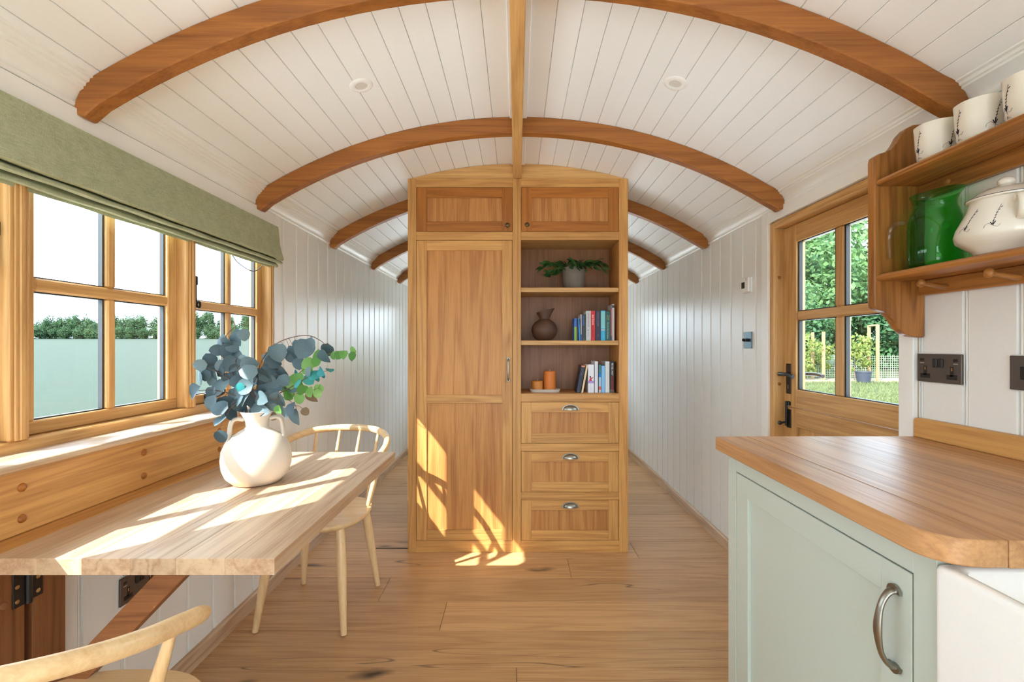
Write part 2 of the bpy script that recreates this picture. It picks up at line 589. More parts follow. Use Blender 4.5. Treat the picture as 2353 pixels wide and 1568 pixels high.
# floor: planks across the hut
floor = struct(MB().box(XL - 0.1, XR + 0.1, YB - 0.1, YF + 0.1, -0.12, -0.022).build('floor', 'gap_floor'))
random.seed(4)
JOINTS = {2.4615: [0.288], 2.234: [-0.66], 2.0065: [-0.33], 1.779: [], 1.5515: [0.0], 2.689: [0.7]}
yk = 2.689 - 0.2275 * 20
row = 0
while yk < YF:
    y0, y1 = max(yk, YB), min(yk + 0.2275, YF)
    if y1 > YB + 0.02:
        js = None
        for k, v in JOINTS.items():
            if abs(k - yk) < 0.01:
                js = v
        if js is None:
            js = [random.uniform(-0.9, 0.9)] if row % 3 else []
        xs = [XL] + js + [XR]
        for a, b in zip(xs[:-1], xs[1:]):
            BX('plank', 'floor_oak', floor, a + 0.0006, b - 0.0006, y0 + 0.0010, y1 - 0.0010, -0.022, 0.0, bevel=0.0014)
        row += 1
    yk += 0.2275

BX('open_joint', 'slot_black', floor, -.857, -.645, 2.811, 2.819, -.005, .0004, bevel=0)

# boarded walls
PITCH = 0.1444
def board_profile(a, b, bead):
    if bead:
        return [(a, 0), (a, .004), (a + .003, .0095), (a + .006, .0105), (a + .009, .0095), (a + .0115, .004), (a + .014, .004), (a + .0165, .012), (b - .002, .012), (b, .009), (b, 0)]
    return [(a, 0), (a, .012), (b - .002, .012), (b, .009), (b, 0)]

def boards(parent, xw, sgn, y_from, y_to, phase, openings, mat, ztop):
    k0 = math.floor((y_from - phase) / PITCH)
    k = k0
    while phase + k * PITCH < y_to:
        a, b = phase + k * PITCH, phase + (k + 1) * PITCH
        k += 1
        A, B = max(a, y_from), min(b, y_to)
        cuts = [A, B]
        for (oy0, oy1, oz0, oz1) in openings:
            cuts += [c for c in (oy0, oy1) if A < c < B]
        cuts = sorted(cuts)
        for c0, c1 in zip(cuts[:-1], cuts[1:]):
            if c1 - c0 < 0.004:
                continue
            zs = [(0.0, ztop)]
            for (oy0, oy1, oz0, oz1) in openings:
                if c0 < (oy0 + oy1) / 2 < c1 or oy0 - 1e-6 <= (c0 + c1) / 2 <= oy1 + 1e-6:
                    zs = [(0.0, oz0), (oz1, ztop)]
            for z0, z1 in zs:
                if z1 - z0 < 0.01:
                    continue
                pr = [(xw + sgn * (d - .012), y) for (y, d) in board_profile(c0, c1, c0 == a)]
                MB().prism(pr, 'Z', z0, z1).build('board', mat, parent)

WIN = (0.47, 2.36, 0.935, 1.815)
DOOR = (1.475, 2.345, 0.0, 1.822)
def wall_with_hole(name, x0, x1, hole):
    m = MB()
    oy0, oy1, oz0, oz1 = hole
    m.box(x0, x1, YB - 0.1, oy0, -0.1, 1.95)
    m.box(x0, x1, oy1, YF + 0.1, -0.1, 1.95)
    if oz0 > 0:
        m.box(x0, x1, oy0, oy1, -0.1, oz0)
    m.box(x0, x1, oy0, oy1, oz1, 1.95)
    return struct(m.build(name, 'paint_wall'))
wall_left = wall_with_hole('wall_left', XL - 0.112, XL - 0.012, WIN)
wall_right = wall_with_hole('wall_right', XR + 0.012, XR + 0.112, DOOR)
boards(wall_left, XL, 1, YB, YF, 2.617, [WIN], 'paint_wall', 1.93)
boards(wall_right, XR, -1, YB, YF, 1.315, [DOOR], 'paint_wall', 1.93)

# gable ends, each with a big unseen window; the back one is added for light
def gable(name, y0, y1, hx0, hx1, hz0, hz1):
    m = MB()
    n = 24
    xs = [XL - 0.11 + (XR - XL + 0.22) * i / n for i in range(n + 1)]
    top = [(x, vault(x) + 0.01) for x in xs]
    m.box(XL - 0.11, hx0, y0, y1, -0.1, 1.9)
    m.box(hx1, XR + 0.11, y0, y1, -0.1, 1.9)
    m.box(hx0, hx1, y0, y1, -0.1, hz0)
    m.box(hx0, hx1, y0, y1, hz1, 1.9)
    m.prism([(xs[0], 1.9)] + top + [(xs[-1], 1.9)], 'Y', y0, y1)
    return struct(m.build(name, 'paint_wall'))
FARW = (-0.95, 0.97, 0.85, 1.72)
ADDED_BACKW = (-0.95, 0.97, 0.05, 1.86)
gable('wall_far', YF, YF + 0.1, *FARW)
gable('wall_back', YB - 0.1, YB, *ADDED_BACKW)

def end_window(name, y, hole, nx, label):
    x0, x1, z0, z1 = hole
    w = struct(thing(name, None, None, ((x0 + x1) / 2, y, z0)), label)
    for a, b, c, d in ((x0, x0 + .05, z0, z1), (x1 - .05, x1, z0, z1)):
        BX('frame_post', 'oakframe_Z', w, a, b, y - .03, y + .03, c, d)
    for c, d in ((z0, z0 + .05), (z1 - .05, z1)):
        BX('frame_rail', 'oakframe_X', w, x0 + .05, x1 - .05, y - .03, y + .03, c, d)
    for i in range(1, nx):
        xm = x0 + (x1 - x0) * i / nx
        BX('mullion', 'oakframe_Z', w, xm - .03, xm + .03, y - .03, y + .03, z0 + .05, z1 - .05)
    for i in range(nx):
        a = x0 + (x1 - x0) * i / nx + .03 + (.02 if i == 0 else 0)
        b = x0 + (x1 - x0) * (i + 1) / nx - .03 - (.02 if i == nx - 1 else 0)
        BX('pane', 'pane_glass', w, a, b, y - .004, y + .004, z0 + .05, z1 - .05, bevel=0)
end_window('window_2', YF + .05, FARW, 3, 'oak framed window in the far end wall')
end_window('added_window', YB - .05, ADDED_BACKW, 2, 'added glazed doors in the unseen back wall, letting in daylight')  # added behind the camera to let more daylight into the room

# ceiling vault
n = 40
half = 1.30
th = [(-half + 2 * half * i / n) / RR for i in range(n + 1)]
arc_o = [(CX + (RR + .09) * math.sin(t), ZC + (RR + .09) * math.cos(t)) for t in th]
arc_i = [(CX + (RR + .012) * math.sin(t), ZC + (RR + .012) * math.cos(t)) for t in th]
ceiling = struct(MB().prism(arc_o + arc_i[::-1], 'Y', YB - .1, YF + .1).build('ceiling', 'gap_ceiling'))
ARC = 0.0843
def ceil_board(a0, a1):
    d = 0.0006 / RR
    e = 0.0024 / RR
    pts = []
    for a, r in ((a0 + d, RR + .012), (a0 + d, RR + .0026), (a0 + e, RR), (a1 - e, RR), (a1 - d, RR + .0026), (a1 - d, RR + .012)):
        pts.append((CX + r * math.sin(a), ZC + r * math.cos(a)))
    return MB().prism(pts, 'Y', YB, YF).build('board', 'paint_ceiling', ceiling)
a = 0.036 / RR
ends = [a + ARC / RR * i for i in range(15)]
for a0, a1 in zip(ends[:-1], ends[1:]):
    ceil_board(a0, a1); ceil_board(-a1, -a0)
ceil_board(ends[-1], 1.30 / RR); ceil_board(-1.30 / RR, -ends[-1])
BX('ridge_strip', 'paint_ceiling', ceiling, CX - .040, CX + .040, YB, YF, ZT - .008, ZT + .012)

# cornices
CORN = [(0, 1.880), (.008, 1.880), (.011, 1.886), (.011, 1.892), (.006, 1.895), (.008, 1.902), (.016, 1.915), (.030, 1.926), (.034, 1.928), (.034, 1.934), (.040, 1.936), (.042, 1.944), (.050, 1.947), (.052, 1.956), (.06, 1.958), (.06, 1.975), (0, 1.975)]
struct(MB().prism([(XL + d, z) for d, z in CORN], 'Y', YB, YF).build('trim_1', 'paint_trim', smooth=25), 'white moulded cornice along the window wall')
struct(MB().prism([(XR - d, z) for d, z in CORN], 'Y', YB, YF).build('trim_2', 'paint_trim', smooth=25), 'white moulded cornice along the door wall')
# skirtings
def skirting(name, xw, sgn, y0, y1, label):
    pr = [(xw, 0), (xw + sgn * .018, 0), (xw + sgn * .018, .060), (xw + sgn * .013, .067), (xw, .067)]
    return struct(MB().prism(pr, 'Y', y0, y1).build(name, 'table_Y'), label)
skirting('baseboard_left', XL, 1, YB, YF, 'oak skirting along the window wall')
skirting('baseboard_right', XR, -1, 2.43, YF, 'oak skirting along the door wall')

# architraves
def archit(name, xw, sgn, y0, y1, z0, z1, w, label, parts='LRT', t=0.016):
    a = struct(thing(name, None, None, (xw, (y0 + y1) / 2, z0)), label)
    X0, X1 = sorted((xw, xw + sgn * t))
    if 'L' in parts: BX('side_board', 'paint_trim', a, X0, X1, y0 - w, y0, z0, z1 + w, bevel=.003, seg=2)
    if 'R' in parts: BX('side_board', 'paint_trim', a, X0, X1, y1, y1 + w, z0, z1 + w, bevel=.003, seg=2)
    if 'T' in parts: BX('head_board', 'paint_trim', a, X0, X1, y0, y1, z1, z1 + min(w, .06), bevel=.003, seg=2)
    return a
archit('trim_3', XL, 1, WIN[0], WIN[1], .90, WIN[3], .062, 'white painted architrave round the window')
archit('trim_4', XR, -1, 1.535, 2.335, 0, DOOR[3], .058, 'white painted architrave round the door')

# ------------------------------------------------------------------ window in the left wall
win = struct(thing('window_1', None, None, (XL - .05, 1.41, WIN[2])), 'oak casement window with two by two panes in each light')
FX0, FX1 = -1.325, -1.222
BX('frame_rail', 'oakframe_Y', win, FX0, FX1, .475, 2.357, .940, .985, bevel=.004)
BX('frame_rail', 'oakframe_Y', win, FX0, FX1, .475, 2.357, 1.775, 1.812, bevel=.004)
for a, b in ((.475, .522), (1.130, 1.182), (1.742, 1.794), (2.325, 2.357)):
    BX('frame_post', 'oakframe_Z', win, FX0, FX1, a, b, .985, 1.775, bevel=.004)
    # stepped moulding on the post
    BX('post_bead', 'oakframe_Z', win, FX1 - .001, FX1 + .005, (a + b) / 2 - .015, (a + b) / 2 + .015, .985, 1.775, bevel=.002)
    BX('post_bead', 'oakframe_Z', win, FX1 + .004, FX1 + .010, (a + b) / 2 - .007, (a + b) / 2 + .007, .985, 1.775, bevel=.003)
BX('peg', 'oak_X', win, FX1 - .002, FX1 + .010, 2.335, 2.347, 1.345, 1.357, bevel=.005, seg=3)

def casement(y0, y1, stile=.045):
    c = BX('casement', 'oakframe_Y', win, -1.298, -1.258, y0, y1, .986, 1.022, bevel=.003)    # bottom rail carries the light
    BX('top_rail', 'oakframe_Y', c, -1.298, -1.258, y0, y1, 1.735, 1.774, bevel=.003)
    for a, b in ((y0, y0 + stile), (y1 - stile, y1)):
        BX('stile', 'oakframe_Z', c, -1.298, -1.258, a, b, 1.022, 1.735, bevel=.003)
    g0, g1 = y0 + stile, y1 - stile
    gm = (g0 + g1) / 2
    BX('glazing_bar', 'oakframe_Y', c, -1.292, -1.258, g0, g1, 1.361, 1.396, bevel=.005)
    for z0, z1 in ((1.022, 1.361), (1.396, 1.735)):
        BX('glazing_bar', 'oakframe_Z', c, -1.292, -1.258, gm - .0155, gm + .0155, z0, z1, bevel=.005)
        for a, b in ((g0, gm - .0155), (gm + .0155, g1)):
            BX('pane', 'pane_glass', c, -1.288, -1.284, a, b, z0, z1, bevel=0)
            m = MB()
            m.box(-1.2835, -1.270, b - .006, b - .0005, z0, z1)
            m.box(-1.2835, -1.270, a + .0005, a + .006, z0, z1)
            m.box(-1.2835, -1.270, a + .006, b - .006, z0, z0 + .004)
            m.box(-1.2835, -1.270, a + .006, b - .006, z1 - .004, z1)
            m.build('spacer_bar', 'spacer_grey', c)
    return c
cA = casement(.523, 1.129)
cB = casement(1.183, 1.741)
cC = casement(1.795, 2.324)

def curl_handle(par, y, z, sgn=1, horizontal=False):
    """black iron window fastener with a curled tail"""
    pts = [(0, 0), (0, -.03), (.002, -.075), (.008, -.098), (.020, -.104), (.028, -.094), (.024, -.082), (.014, -.082), (.012, -.090)]
    if horizontal:
        P3 = [(-1.245, y - p[1] * sgn, z + p[0]) for p in pts]
    else:
        P3 = [(-1.245 + .0 * p[0], y + sgn * p[0], z + p[1]) for p in pts]
    sp = smoothpath(P3, 5)
    k = len(sp)
    MB().tube(sp, [.0055 - .0025 * i / k for i in range(k)], 8).build('handle', 'black_iron', par, smooth=50)
    MB().box(-1.258, -1.240, y - .010, y + .010, z - .018, z + .018).build('handle_plate', 'black_iron', par, bevel=.003)
curl_handle(cC, 1.822, 1.470)
curl_handle(cC, 1.90, 1.008, 1, True)
curl_handle(cA, 1.121, 1.50, -1)

# inner sill board and the boarded apron below it
sill_pts = [(-1.222, .938), (-1.108, .938), (-1.101, .942), (-1.099, .948), (-1.102, .954), (-1.108, .957), (-1.222, .957)]
struct(MB().prism(sill_pts, 'Y', .40, 2.22).build('window_sill', 'table_Y', smooth=40))
bpy.data.objects['window_sill'].name = 'trim_5'
bpy.data.objects['trim_5']['label'] = 'pale oak inner window sill board'
apron = thing('wall_apron', 'wide orange-brown oak board with dowel pegs under the window sill', 'board', (-1.19, 1.2, .78))
BX('panel_board', 'oak_Y', apron, XL, -1.162, .35, 2.05, .776, .938, bevel=.003)
for y in (1.104, 1.465, 1.837):
    for z in (.885, .812):
        MB().ball((-1.163, y, z), .0105, 14, (.8, 1, 1)).build('dowel_peg', 'oakdark_X', apron, smooth=60)
batten = tag(BX('table_batten', 'oak_Y', None, XL, -1.1, .60, 2.02, .730, .7755, bevel=.006, seg=2), 'narrow oak batten on the wall behind the folding table', 'batten')

# ------------------------------------------------------------------ roman blind
bl = thing('roman_blind', 'sage green linen roman blind drawn up over the window', 'blind', (-1.2, 1.4, 1.6))
prof = [(-1.212, 1.812), (-1.197, 1.812), (-1.194, 1.795), (-1.182, 1.72), (-1.168, 1.668), (-1.163, 1.655), (-1.164, 1.647), (-1.172, 1.6435), (-1.190, 1.648), (-1.208, 1.654),
        (-1.206, 1.650), (-1.186, 1.6425), (-1.177, 1.636), (-1.176, 1.629), (-1.182, 1.6245), (-1.196, 1.629), (-1.213, 1.636),
        (-1.211, 1.632), (-1.203, 1.6245), (-1.197, 1.618), (-1.197, 1.611), (-1.203, 1.608), (-1.211, 1.612), (-1.220, 1.618),
        (-1.2185, 1.611), (-1.220, 1.604), (-1.225, 1.606), (-1.226, 1.62), (-1.216, 1.70)]
m = MB()
ny = 48
for j in range(ny + 1):
    y = .42 + 1.94 * j / ny
    for i, (x, z) in enumerate(prof):
        wv = .0016 * math.sin(j * 1.1 + i * .35) * (1 if 2 < i < 27 else 0)
        if j > ny - 4 and 2 < i < 8:
            wv += -.004 * (j - ny + 4) / 4
        m.v.append((x + wv, y, z + wv * .4))
k = len(prof)
for j in range(ny):
    for i in range(k):
        m.f.append((j * k + i, j * k + (i + 1) % k, (j + 1) * k + (i + 1) % k, (j + 1) * k + i))
m.f.append(tuple(range(k))); m.f.append(tuple(ny * k + i for i in reversed(range(k))))
m.build('fabric', 'blind_linen', bl, smooth=50)
MB().tube(smoothpath([(-1.229, 2.02, 1.62), (-1.225, 2.06, 1.585), (-1.22, 2.14, 1.562), (-1.22, 2.20, 1.568), (-1.225, 2.26, 1.60), (-1.229, 2.28, 1.63)], 6), .0022, 6).build('cord', 'cord_dark', bl, smooth=60)

# ------------------------------------------------------------------ stable door in the right wall
door = struct(thing('door_1', None, None, (1.31, 1.92, 0)), 'oak stable door with four panes in its upper half')
DX0, DX1 = 1.308, 1.352
BX('frame_post', 'oakframe_Z', door, XR - .004, 1.37, 2.300, 2.342, 0, 1.82, bevel=.003)
BX('frame_post', 'oakframe_Z', door, XR - .004, 1.37, 1.478, 1.522, 0, 1.82, bevel=.003)
BX('frame_head', 'oakframe_Y', door, XR - .004, 1.37, 1.522, 2.300, 1.788, 1.82, bevel=.003)
for z in (.62, 1.03, 1.55):
    MB().ball((1.285, 2.299, z), .008, 10, (1, .8, 1)).build('peg', 'oakdark_X', door, smooth=60)
up = BX('upper_leaf', 'oakframe_Y', door, DX0, DX1, 1.60, 2.200, .928, 1.010, bevel=.003)    # bottom rail of the upper leaf
for a, b in ((1.524, 1.60), (2.200, 2.298)):
    BX('stile', 'oakframe_Z', up, DX0, DX1, a, b, .928, 1.786, bevel=.002)
BX('top_rail', 'oakframe_Y', up, DX0, DX1, 1.60, 2.200, 1.703, 1.786, bevel=.003)
BX('glazing_bar', 'oakframe_Y', up, DX0 + .004, DX1 - .004, 1.60, 2.200, 1.336, 1.377, bevel=.006)
for z0, z1 in ((1.010, 1.336), (1.377, 1.703)):
    BX('glazing_bar', 'oakframe_Z', up, DX0 + .004, DX1 - .004, 1.889, 1.939, z0, z1, bevel=.006)
    for a, b in ((1.60, 1.889), (1.939, 2.200)):
        BX('pane', 'pane_glass', up, 1.334, 1.338, a, b, z0, z1, bevel=0)
        m = MB()
        m.box(1.318, 1.3335, b - .010, b - .0005, z0, z1); m.box(1.318, 1.3335, a + .0005, a + .006, z0, z1)
        m.box(1.318, 1.3335, a + .006, b - .010, z0, z0 + .004); m.box(1.318, 1.3335, a + .006, b - .010, z1 - .004, z1)
        m.build('spacer_bar', 'spacer_grey', up)
low = BX('lower_leaf', 'oakframe_Y', door, DX0, DX1, 1.60, 2.200, .835, .922, bevel=.003)
for a, b in ((1.524, 1.60), (2.200, 2.298)):
    BX('stile', 'oakframe_Z', low, DX0, DX1, a, b, .012, .922, bevel=.002)
BX('bottom_rail', 'oakframe_Y', low, DX0, DX1, 1.60, 2.200, .012, .16, bevel=.003)
for i in range(5):
    a = 1.60 + .120 * i
    BX('tongue_board', 'oakframe_Z', low, DX0 + .014, DX1 - .008, a + .001, a + .119, .16, .835, bevel=.003)
# lever handle, keyhole plate and bolt
BX('handle_plate', 'black_iron', up, DX0 - .004, DX0, 2.238, 2.276, .985, 1.130, bevel=.003)
m = MB().tube([(DX0, 2.262, 1.078), (DX0 - .042, 2.262, 1.080)], .009, 10)
m.tube(smoothpath([(DX0 - .042, 2.268, 1.080), (DX0 - .046, 2.22, 1.082), (DX0 - .044, 2.17, 1.078), (DX0 - .044, 2.15, 1.074)], 4), [.010, .009, .009, .008, .008, .008, .008, .008, .008, .009, .009, .009, .010], 10, (1, .7))
m.build('lever', 'black_iron', up, smooth=50)
m = MB().tube([(DX1, 2.262, 1.080), (DX1 + .05, 2.262, 1.080)], .009, 10)
m.tube(smoothpath([(DX1 + .045, 2.268, 1.080), (DX1 + .05, 2.20, 1.082), (DX1 + .05, 2.15, 1.076)], 4), .009, 10)
m.build('outer_lever', 'black_iron', up, smooth=50)
BX('keyhole', 'gap_dark', up, DX0 - .0045, DX0 - .0035, 2.254, 2.260, 1.010, 1.030, bevel=0)
BX('bolt_plate', 'black_iron', low, DX0 - .004, DX0, 2.236, 2.272, .822, .912, bevel=.003)
BX('bolt_keep', 'black_iron', up, DX0 - .012, DX0, 2.240, 2.272, .930, .950, bevel=.003)
m = MB().tube([(DX0 - .012, 2.258, .832), (DX0 - .012, 2.258, .948)], .006, 10)
m.tube([(DX0 - .012, 2.258, .850), (DX0 - .034, 2.262, .846)], .004, 8)
m.ball((DX0 - .040, 2.263, .845), .010, 12)
m.build('bolt', 'black_iron', low, smooth=50)

# ------------------------------------------------------------------ arched oak beams and ridge
def beam(y0, label, t=.048):
    dep = .075
    half = 1.178
    a0 = math.asin(half / RR)
    pts = []
    for i in range(33):
        t_ = -a0 + 2 * a0 * i / 32
        pts.append((CX + (RR + .001) * math.sin(t_), ZC + (RR + .001) * math.cos(t_)))
    rs = [(1.196, 1.950), (1.206, 1.934), (1.214, 1.916), (1.222, 1.898), (1.2275, 1.874), (1.220, 1.858), (1.200, 1.851), (1.190, 1.860)]
    xr, xl = XR - 1.2300 - .001, XL + 1.2300 + .001
    right = [(x + xr, z) for x, z in rs]
    left = [(-x + xl, z) for x, z in rs][::-1]
    a1 = math.asin(1.165 / (RR - dep))
    inner = []
    for i in range(33):
        t_ = a1 - 2 * a1 * i / 32
        inner.append((CX + (RR - dep) * math.sin(t_), ZC + (RR - dep) * math.cos(t_)))
    m = MB().prism(pts + right + inner + left, 'Y', y0, y0 + t)
    return tag(m.build('ceiling_beam', 'beamoak_X', None, bevel=.004, seg=1), label, 'beam', 'arched oak ceiling beams')
names = ['nearest arched oak ceiling beam, running off the top of the picture',
         'arched oak ceiling beam just in front of the wardrobe, second from the camera',
         'arched oak ceiling beam just behind the wardrobe, third from the camera',
         'fourth arched oak ceiling beam from the camera, mostly hidden by the wardrobe',
         'farthest arched oak ceiling beam, only its tips showing beside the wardrobe']
for i in range(5):
    beam(1.298 if i == 0 else 1.32 + .877 * i, names[i])
tag(BX('ridge_beam', 'oakframe_Y', None, .003 - .024, .003 + .024, YB, 2.800, 2.1995, 2.283, bevel=.004), 'straight oak ridge beam down the middle of the ceiling', 'beam')

# ------------------------------------------------------------------ recessed ceiling spotlights
def spot(x, y, label):
    z = vault(x)
    nrm = Vector((x - CX, 0, z - ZC)).normalized()
    M = Matrix.Translation((x, y, z)) @ (-nrm).to_track_quat('Z', 'Y').to_matrix().to_4x4()
    t = thing('ceiling_spotlight', label, 'spotlight', (x, y, z), 'recessed ceiling spotlights')
    MB().lathe([(.022, .0005), (.0225, .004), (.030, .006), (.040, .0045), (.0445, .001), (.0445, -.002)], n=36).xf(M).build('bezel', 'white_plastic', t, smooth=40)
    MB().lathe([(.0, .0022), (.010, .0024), (.0215, .0030), (.0215, -.001)], n=30).xf(M).build('lens', 'lens_grey', t, smooth=40)
spot(-.592, 1.79, 'small round white ceiling spotlight on the window side')
spot(.601, 1.778, 'small round white ceiling spotlight on the door side')

# ------------------------------------------------------------------ wardrobe
WY = 2.762
def wz(y): return 1.22 - (y - 793) / 391.0
def wx(x): return (x - 1187) / 391.0
W0, W1 = -.639, .655
wd = thing('wardrobe', 'tall oak wardrobe with drawers and open shelves standing across the room', 'wardrobe', (0, WY, 0))
D = .36
ft = .022
def stile(x0, x1, z0, z1, name='face_stile'):
    return BX(name, 'oak_Z', wd, x0, x1, WY, WY + ft, z0, z1, bevel=.0012)
def rail(x0, x1, z0, z1, mat='oak_X'):
    return BX('face_rail', mat, wd, x0, x1, WY, WY + ft, z0, z1, bevel=.0012)
TOP = 2.198
stile(W0, -.590, 0, TOP); stile(.602, W1, 0, TOP)
stile(-.023, .026, 0, 2.198)
LX0, LX1, RX0, RX1 = -.590, -.023, .026, .602
rail(LX0, LX1, 2.148, TOP); rail(RX0, RX1, 2.148, TOP)
rail(LX0, LX1, 1.836, 1.886); rail(RX0, RX1, 1.836, 1.886)
rail(LX0, LX1, 0, .069); rail(RX0, RX1, 0, .069)
rail(RX0, RX1, .885, .934); rail(RX0, RX1, .595, .640); rail(RX0, RX1, .309, .353)
# arched fascia above
n = 26
pts = [(W0 + (W1 - W0) * i / n, vault(W0 + (W1 - W0) * i / n) - .0015) for i in range(n + 1)]
MB().prism([(W0, 2.190)] + pts + [(W1, 2.190)], 'Y', WY + .004, WY + .020).build('arched_fascia', 'oakframe_X', wd)
# carcass
BX('side_panel', 'oakframe_Z', wd, W0, W0 + .018, WY + ft, WY + D, 0, TOP - .002)
BX('side_panel', 'oakframe_Z', wd, W1 - .018, W1, WY + ft, WY + D, 0, TOP - .002)
BX('divider', 'oakframe_Z', wd, -.010, .016, WY + ft, WY + D - .012, 0, TOP - .002)
BX('shelf_lining', 'oakpanel_Z', wd, .602, .6365, WY + ft, WY + .30, .934, 1.836)
BX('back_panel', 'backwood_Z', wd, W0 + .018, W1 - .018, WY + .30, WY + .312, 0, TOP - .002)
BX('top_board', 'oakframe_X', wd, W0 + .018, W1 - .018, WY + ft, WY + .30, 1.842, 1.860)
BX('bottom_shelf', 'oakpanel_X', wd, RX0 - .008, RX1, WY + ft, WY + .30, .912, .934)
for z in (1.532, 1.219):
    BX('shelf', 'oakframe_X', wd, RX0 - .008, RX1, WY + .012, WY + .298, z, z + .027)

def knob(par, x, z):
    MB().lathe([(.0, .020), (.008, .020), (.0125, .017), (.0135, .013), (.010, .009), (.006, .006), (.007, 0)], n=20).xf(
        Matrix.Translation((x, WY, z)) @ Matrix.Rotation(R(90), 4, 'X')).build('knob', 'bronze', par, smooth=50)

def framed(name, x0, x1, z0, z1, st, rt, rb, mids=(), pan='oakpanel_Z', sm='oak_Z', rm='oak_X'):
    g = .0018
    x0 += g; x1 -= g; z0 += g; z1 -= g
    y0, y1 = WY + .001, WY + ft
    d = BX(name, rm, wd, x0 + st, x1 - st, y0, y1, z0, z0 + rb, bevel=.001)          # bottom rail carries the leaf
    BX('stile', sm, d, x0, x0 + st, y0, y1, z0, z1, bevel=.001)
    BX('stile', sm, d, x1 - st, x1, y0, y1, z0, z1, bevel=.001)
    BX('top_rail', rm, d, x0 + st, x1 - st, y0, y1, z1 - rt, z1, bevel=.001)
    edges = [z0 + rb]
    for a, b in mids:
        BX('mid_rail', rm, d, x0 + st, x1 - st, y0, y1, a, b, bevel=.001)
        edges += [a, b]
    edges.append(z1 - rt)
    for a, b in zip(edges[0::2], edges[1::2]):
        BX('panel', pan, d, x0 + st - .004, x1 - st + .004, y0 + .008, y1 - .004, a - .003, b + .003, bevel=0)
    return d
d = framed('upper_door', LX0, LX1, 1.886, 2.148, .060, .060, .058, pan='oakpanel_Z', sm='oakdark_Z', rm='oakdark_X')
knob(d, wx(1166), wz(519))
d = framed('upper_door', RX0, RX1, 1.886, 2.148, .060, .060, .058, pan='oakpanel_Z', sm='oakdark_Z', rm='oakdark_X')
knob(d, wx(1211), wz(518))
d = framed('tall_door', LX0, LX1, .069, 1.836, .060, .058, .061, mids=[(.876, .927)])
hp = smoothpath([(wx(1168), WY, 1.138), (wx(1168), WY - .02, 1.136), (wx(1168), WY - .028, 1.11), (wx(1168), WY - .030, 1.075), (wx(1168), WY - .028, 1.04), (wx(1168), WY - .02, 1.014), (wx(1168), WY, 1.012)], 4)
k = len(hp)
m = MB().tube(hp, [.0055 if .2 < i / k < .8 else .0045 for i in range(k)], 10)
for z in (1.138, 1.012):
    m.lathe([(.0, .004), (.009, .003), (.011, 0)], n=14)
    b = len(m.v) - 14 * 3
    MM = Matrix.Translation((wx(1168), WY, z)) @ Matrix.Rotation(R(90), 4, 'X')
    for i in range(b, len(m.v)):
        m.v[i] = tuple(MM @ Vector(m.v[i]))
m.build('handle', 'pewter', d, smooth=50)

def cup_pull(par, x, z):
    m = MB()
    a, dd, h = .044, .024, .027
    nu, nv = 22, 8
    vs = []; fs = []
    for j in range(nv + 1):
        ph = PI / 2 * j / nv
        for i in range(nu + 1):
            t = PI * i / nu
            vs.append((x + a * math.cos(t), WY - .001 - dd * math.sin(t) * math.cos(ph), z + h * math.sin(t) * math.sin(ph)))
    for j in range(nv):
        for i in range(nu):
            fs.append((j * (nu + 1) + i, j * (nu + 1) + i + 1, (j + 1) * (nu + 1) + i + 1, (j + 1) * (nu + 1) + i))
    m.add(vs, fs)
    fl = [(x + .052 * math.cos(PI * i / 20), z - .001 + .031 * math.sin(PI * i / 20)) for i in range(21)]
    m.prism(fl, 'Y', WY - .003, WY)
    o = m.build('cup_pull', 'pewter', par, smooth=50)
    return o
for z0, z1, zc in ((.640, .885, 938), (.353, .595, 1050), (.069, .309, 1162)):
    d = framed('drawer', RX0, RX1, z0, z1, .060, .060, .058)
    cup_pull(d, wx(1311), wz(zc) - .010)

# ------------------------------------------------------------------ things on the wardrobe shelves
def leaf_mesh(name, mat, w=.5, fold=.12, curl=.15, n=6, tip=1.0):
    """unit leaf: stalk at 0, blade along +X, normal +Z"""
    m = MB()
    vs = []; fs = []
    for i in range(n + 1):
        t = i / n
        hw = w * (math.sin(PI * t ** .8) ** tip) * .5 if 0 < i < n else .012
        z = -curl * t * t
        vs += [(t, -hw, z + fold * hw * 2), (t, 0, z), (t, hw, z + fold * hw * 2)]
    for i in range(n):
        for s in (0, 1):
            fs.append((i * 3 + s, (i + 1) * 3 + s, (i + 1) * 3 + s + 1, i * 3 + s + 1))
    m.add(vs, fs)
    me = m.mesh(name, 60)
    me.materials.append(MATS[mat])
    return me

def leaf_matrix(pos, dirv, nrm, size):
    x = Vector(dirv).normalized()
    z = Vector(nrm); z = (z - x * z.dot(x)).normalized()
    y = z.cross(x)
    Mx = Matrix((x, y, z)).transposed().to_4x4()
    return Matrix.Translation(pos) @ Mx @ Matrix.Scale(size, 4)

SH1, SH2, SH3 = 1.559, 1.246, .934
pl = thing('potted_plant', 'trailing green house plant in a grey pot on the top wardrobe shelf', 'potted plant', (.352, 2.905, SH1))
MB().lathe([(.0, .002), (.060, 0), (.064, .004), (.0705, .13), (.0705, .136), (.066, .136), (.064, .112), (.0, .112)], (.352, 2.905, SH1), 32).build('pot', 'grey_pot', pl, smooth=40)
MB().lathe([(.0, .124), (.063, .120), (.063, .113)], (.352, 2.905, SH1), 20).build('soil', 'soil', pl, smooth=50)
random.seed(11)
lm = [leaf_mesh('leaf', 'plant_leaf', .46, .1, c, 5) for c in (.1, .25, .4)]
PL = [(PI * .97, .165, .050, .2), (PI * .88, .13, .018, .9), (PI * 1.12, .13, .035, .9), (.10, .17, .062, .2), (-.12, .15, .045, .3), (PI * 1.42, .08, .052, .3), (-PI * .42, .08, .045, .3), (PI * 1.22, .11, .045, .6), (-PI * .2, .12, .050, .3), (PI * 1.5, .05, .040, .2)]
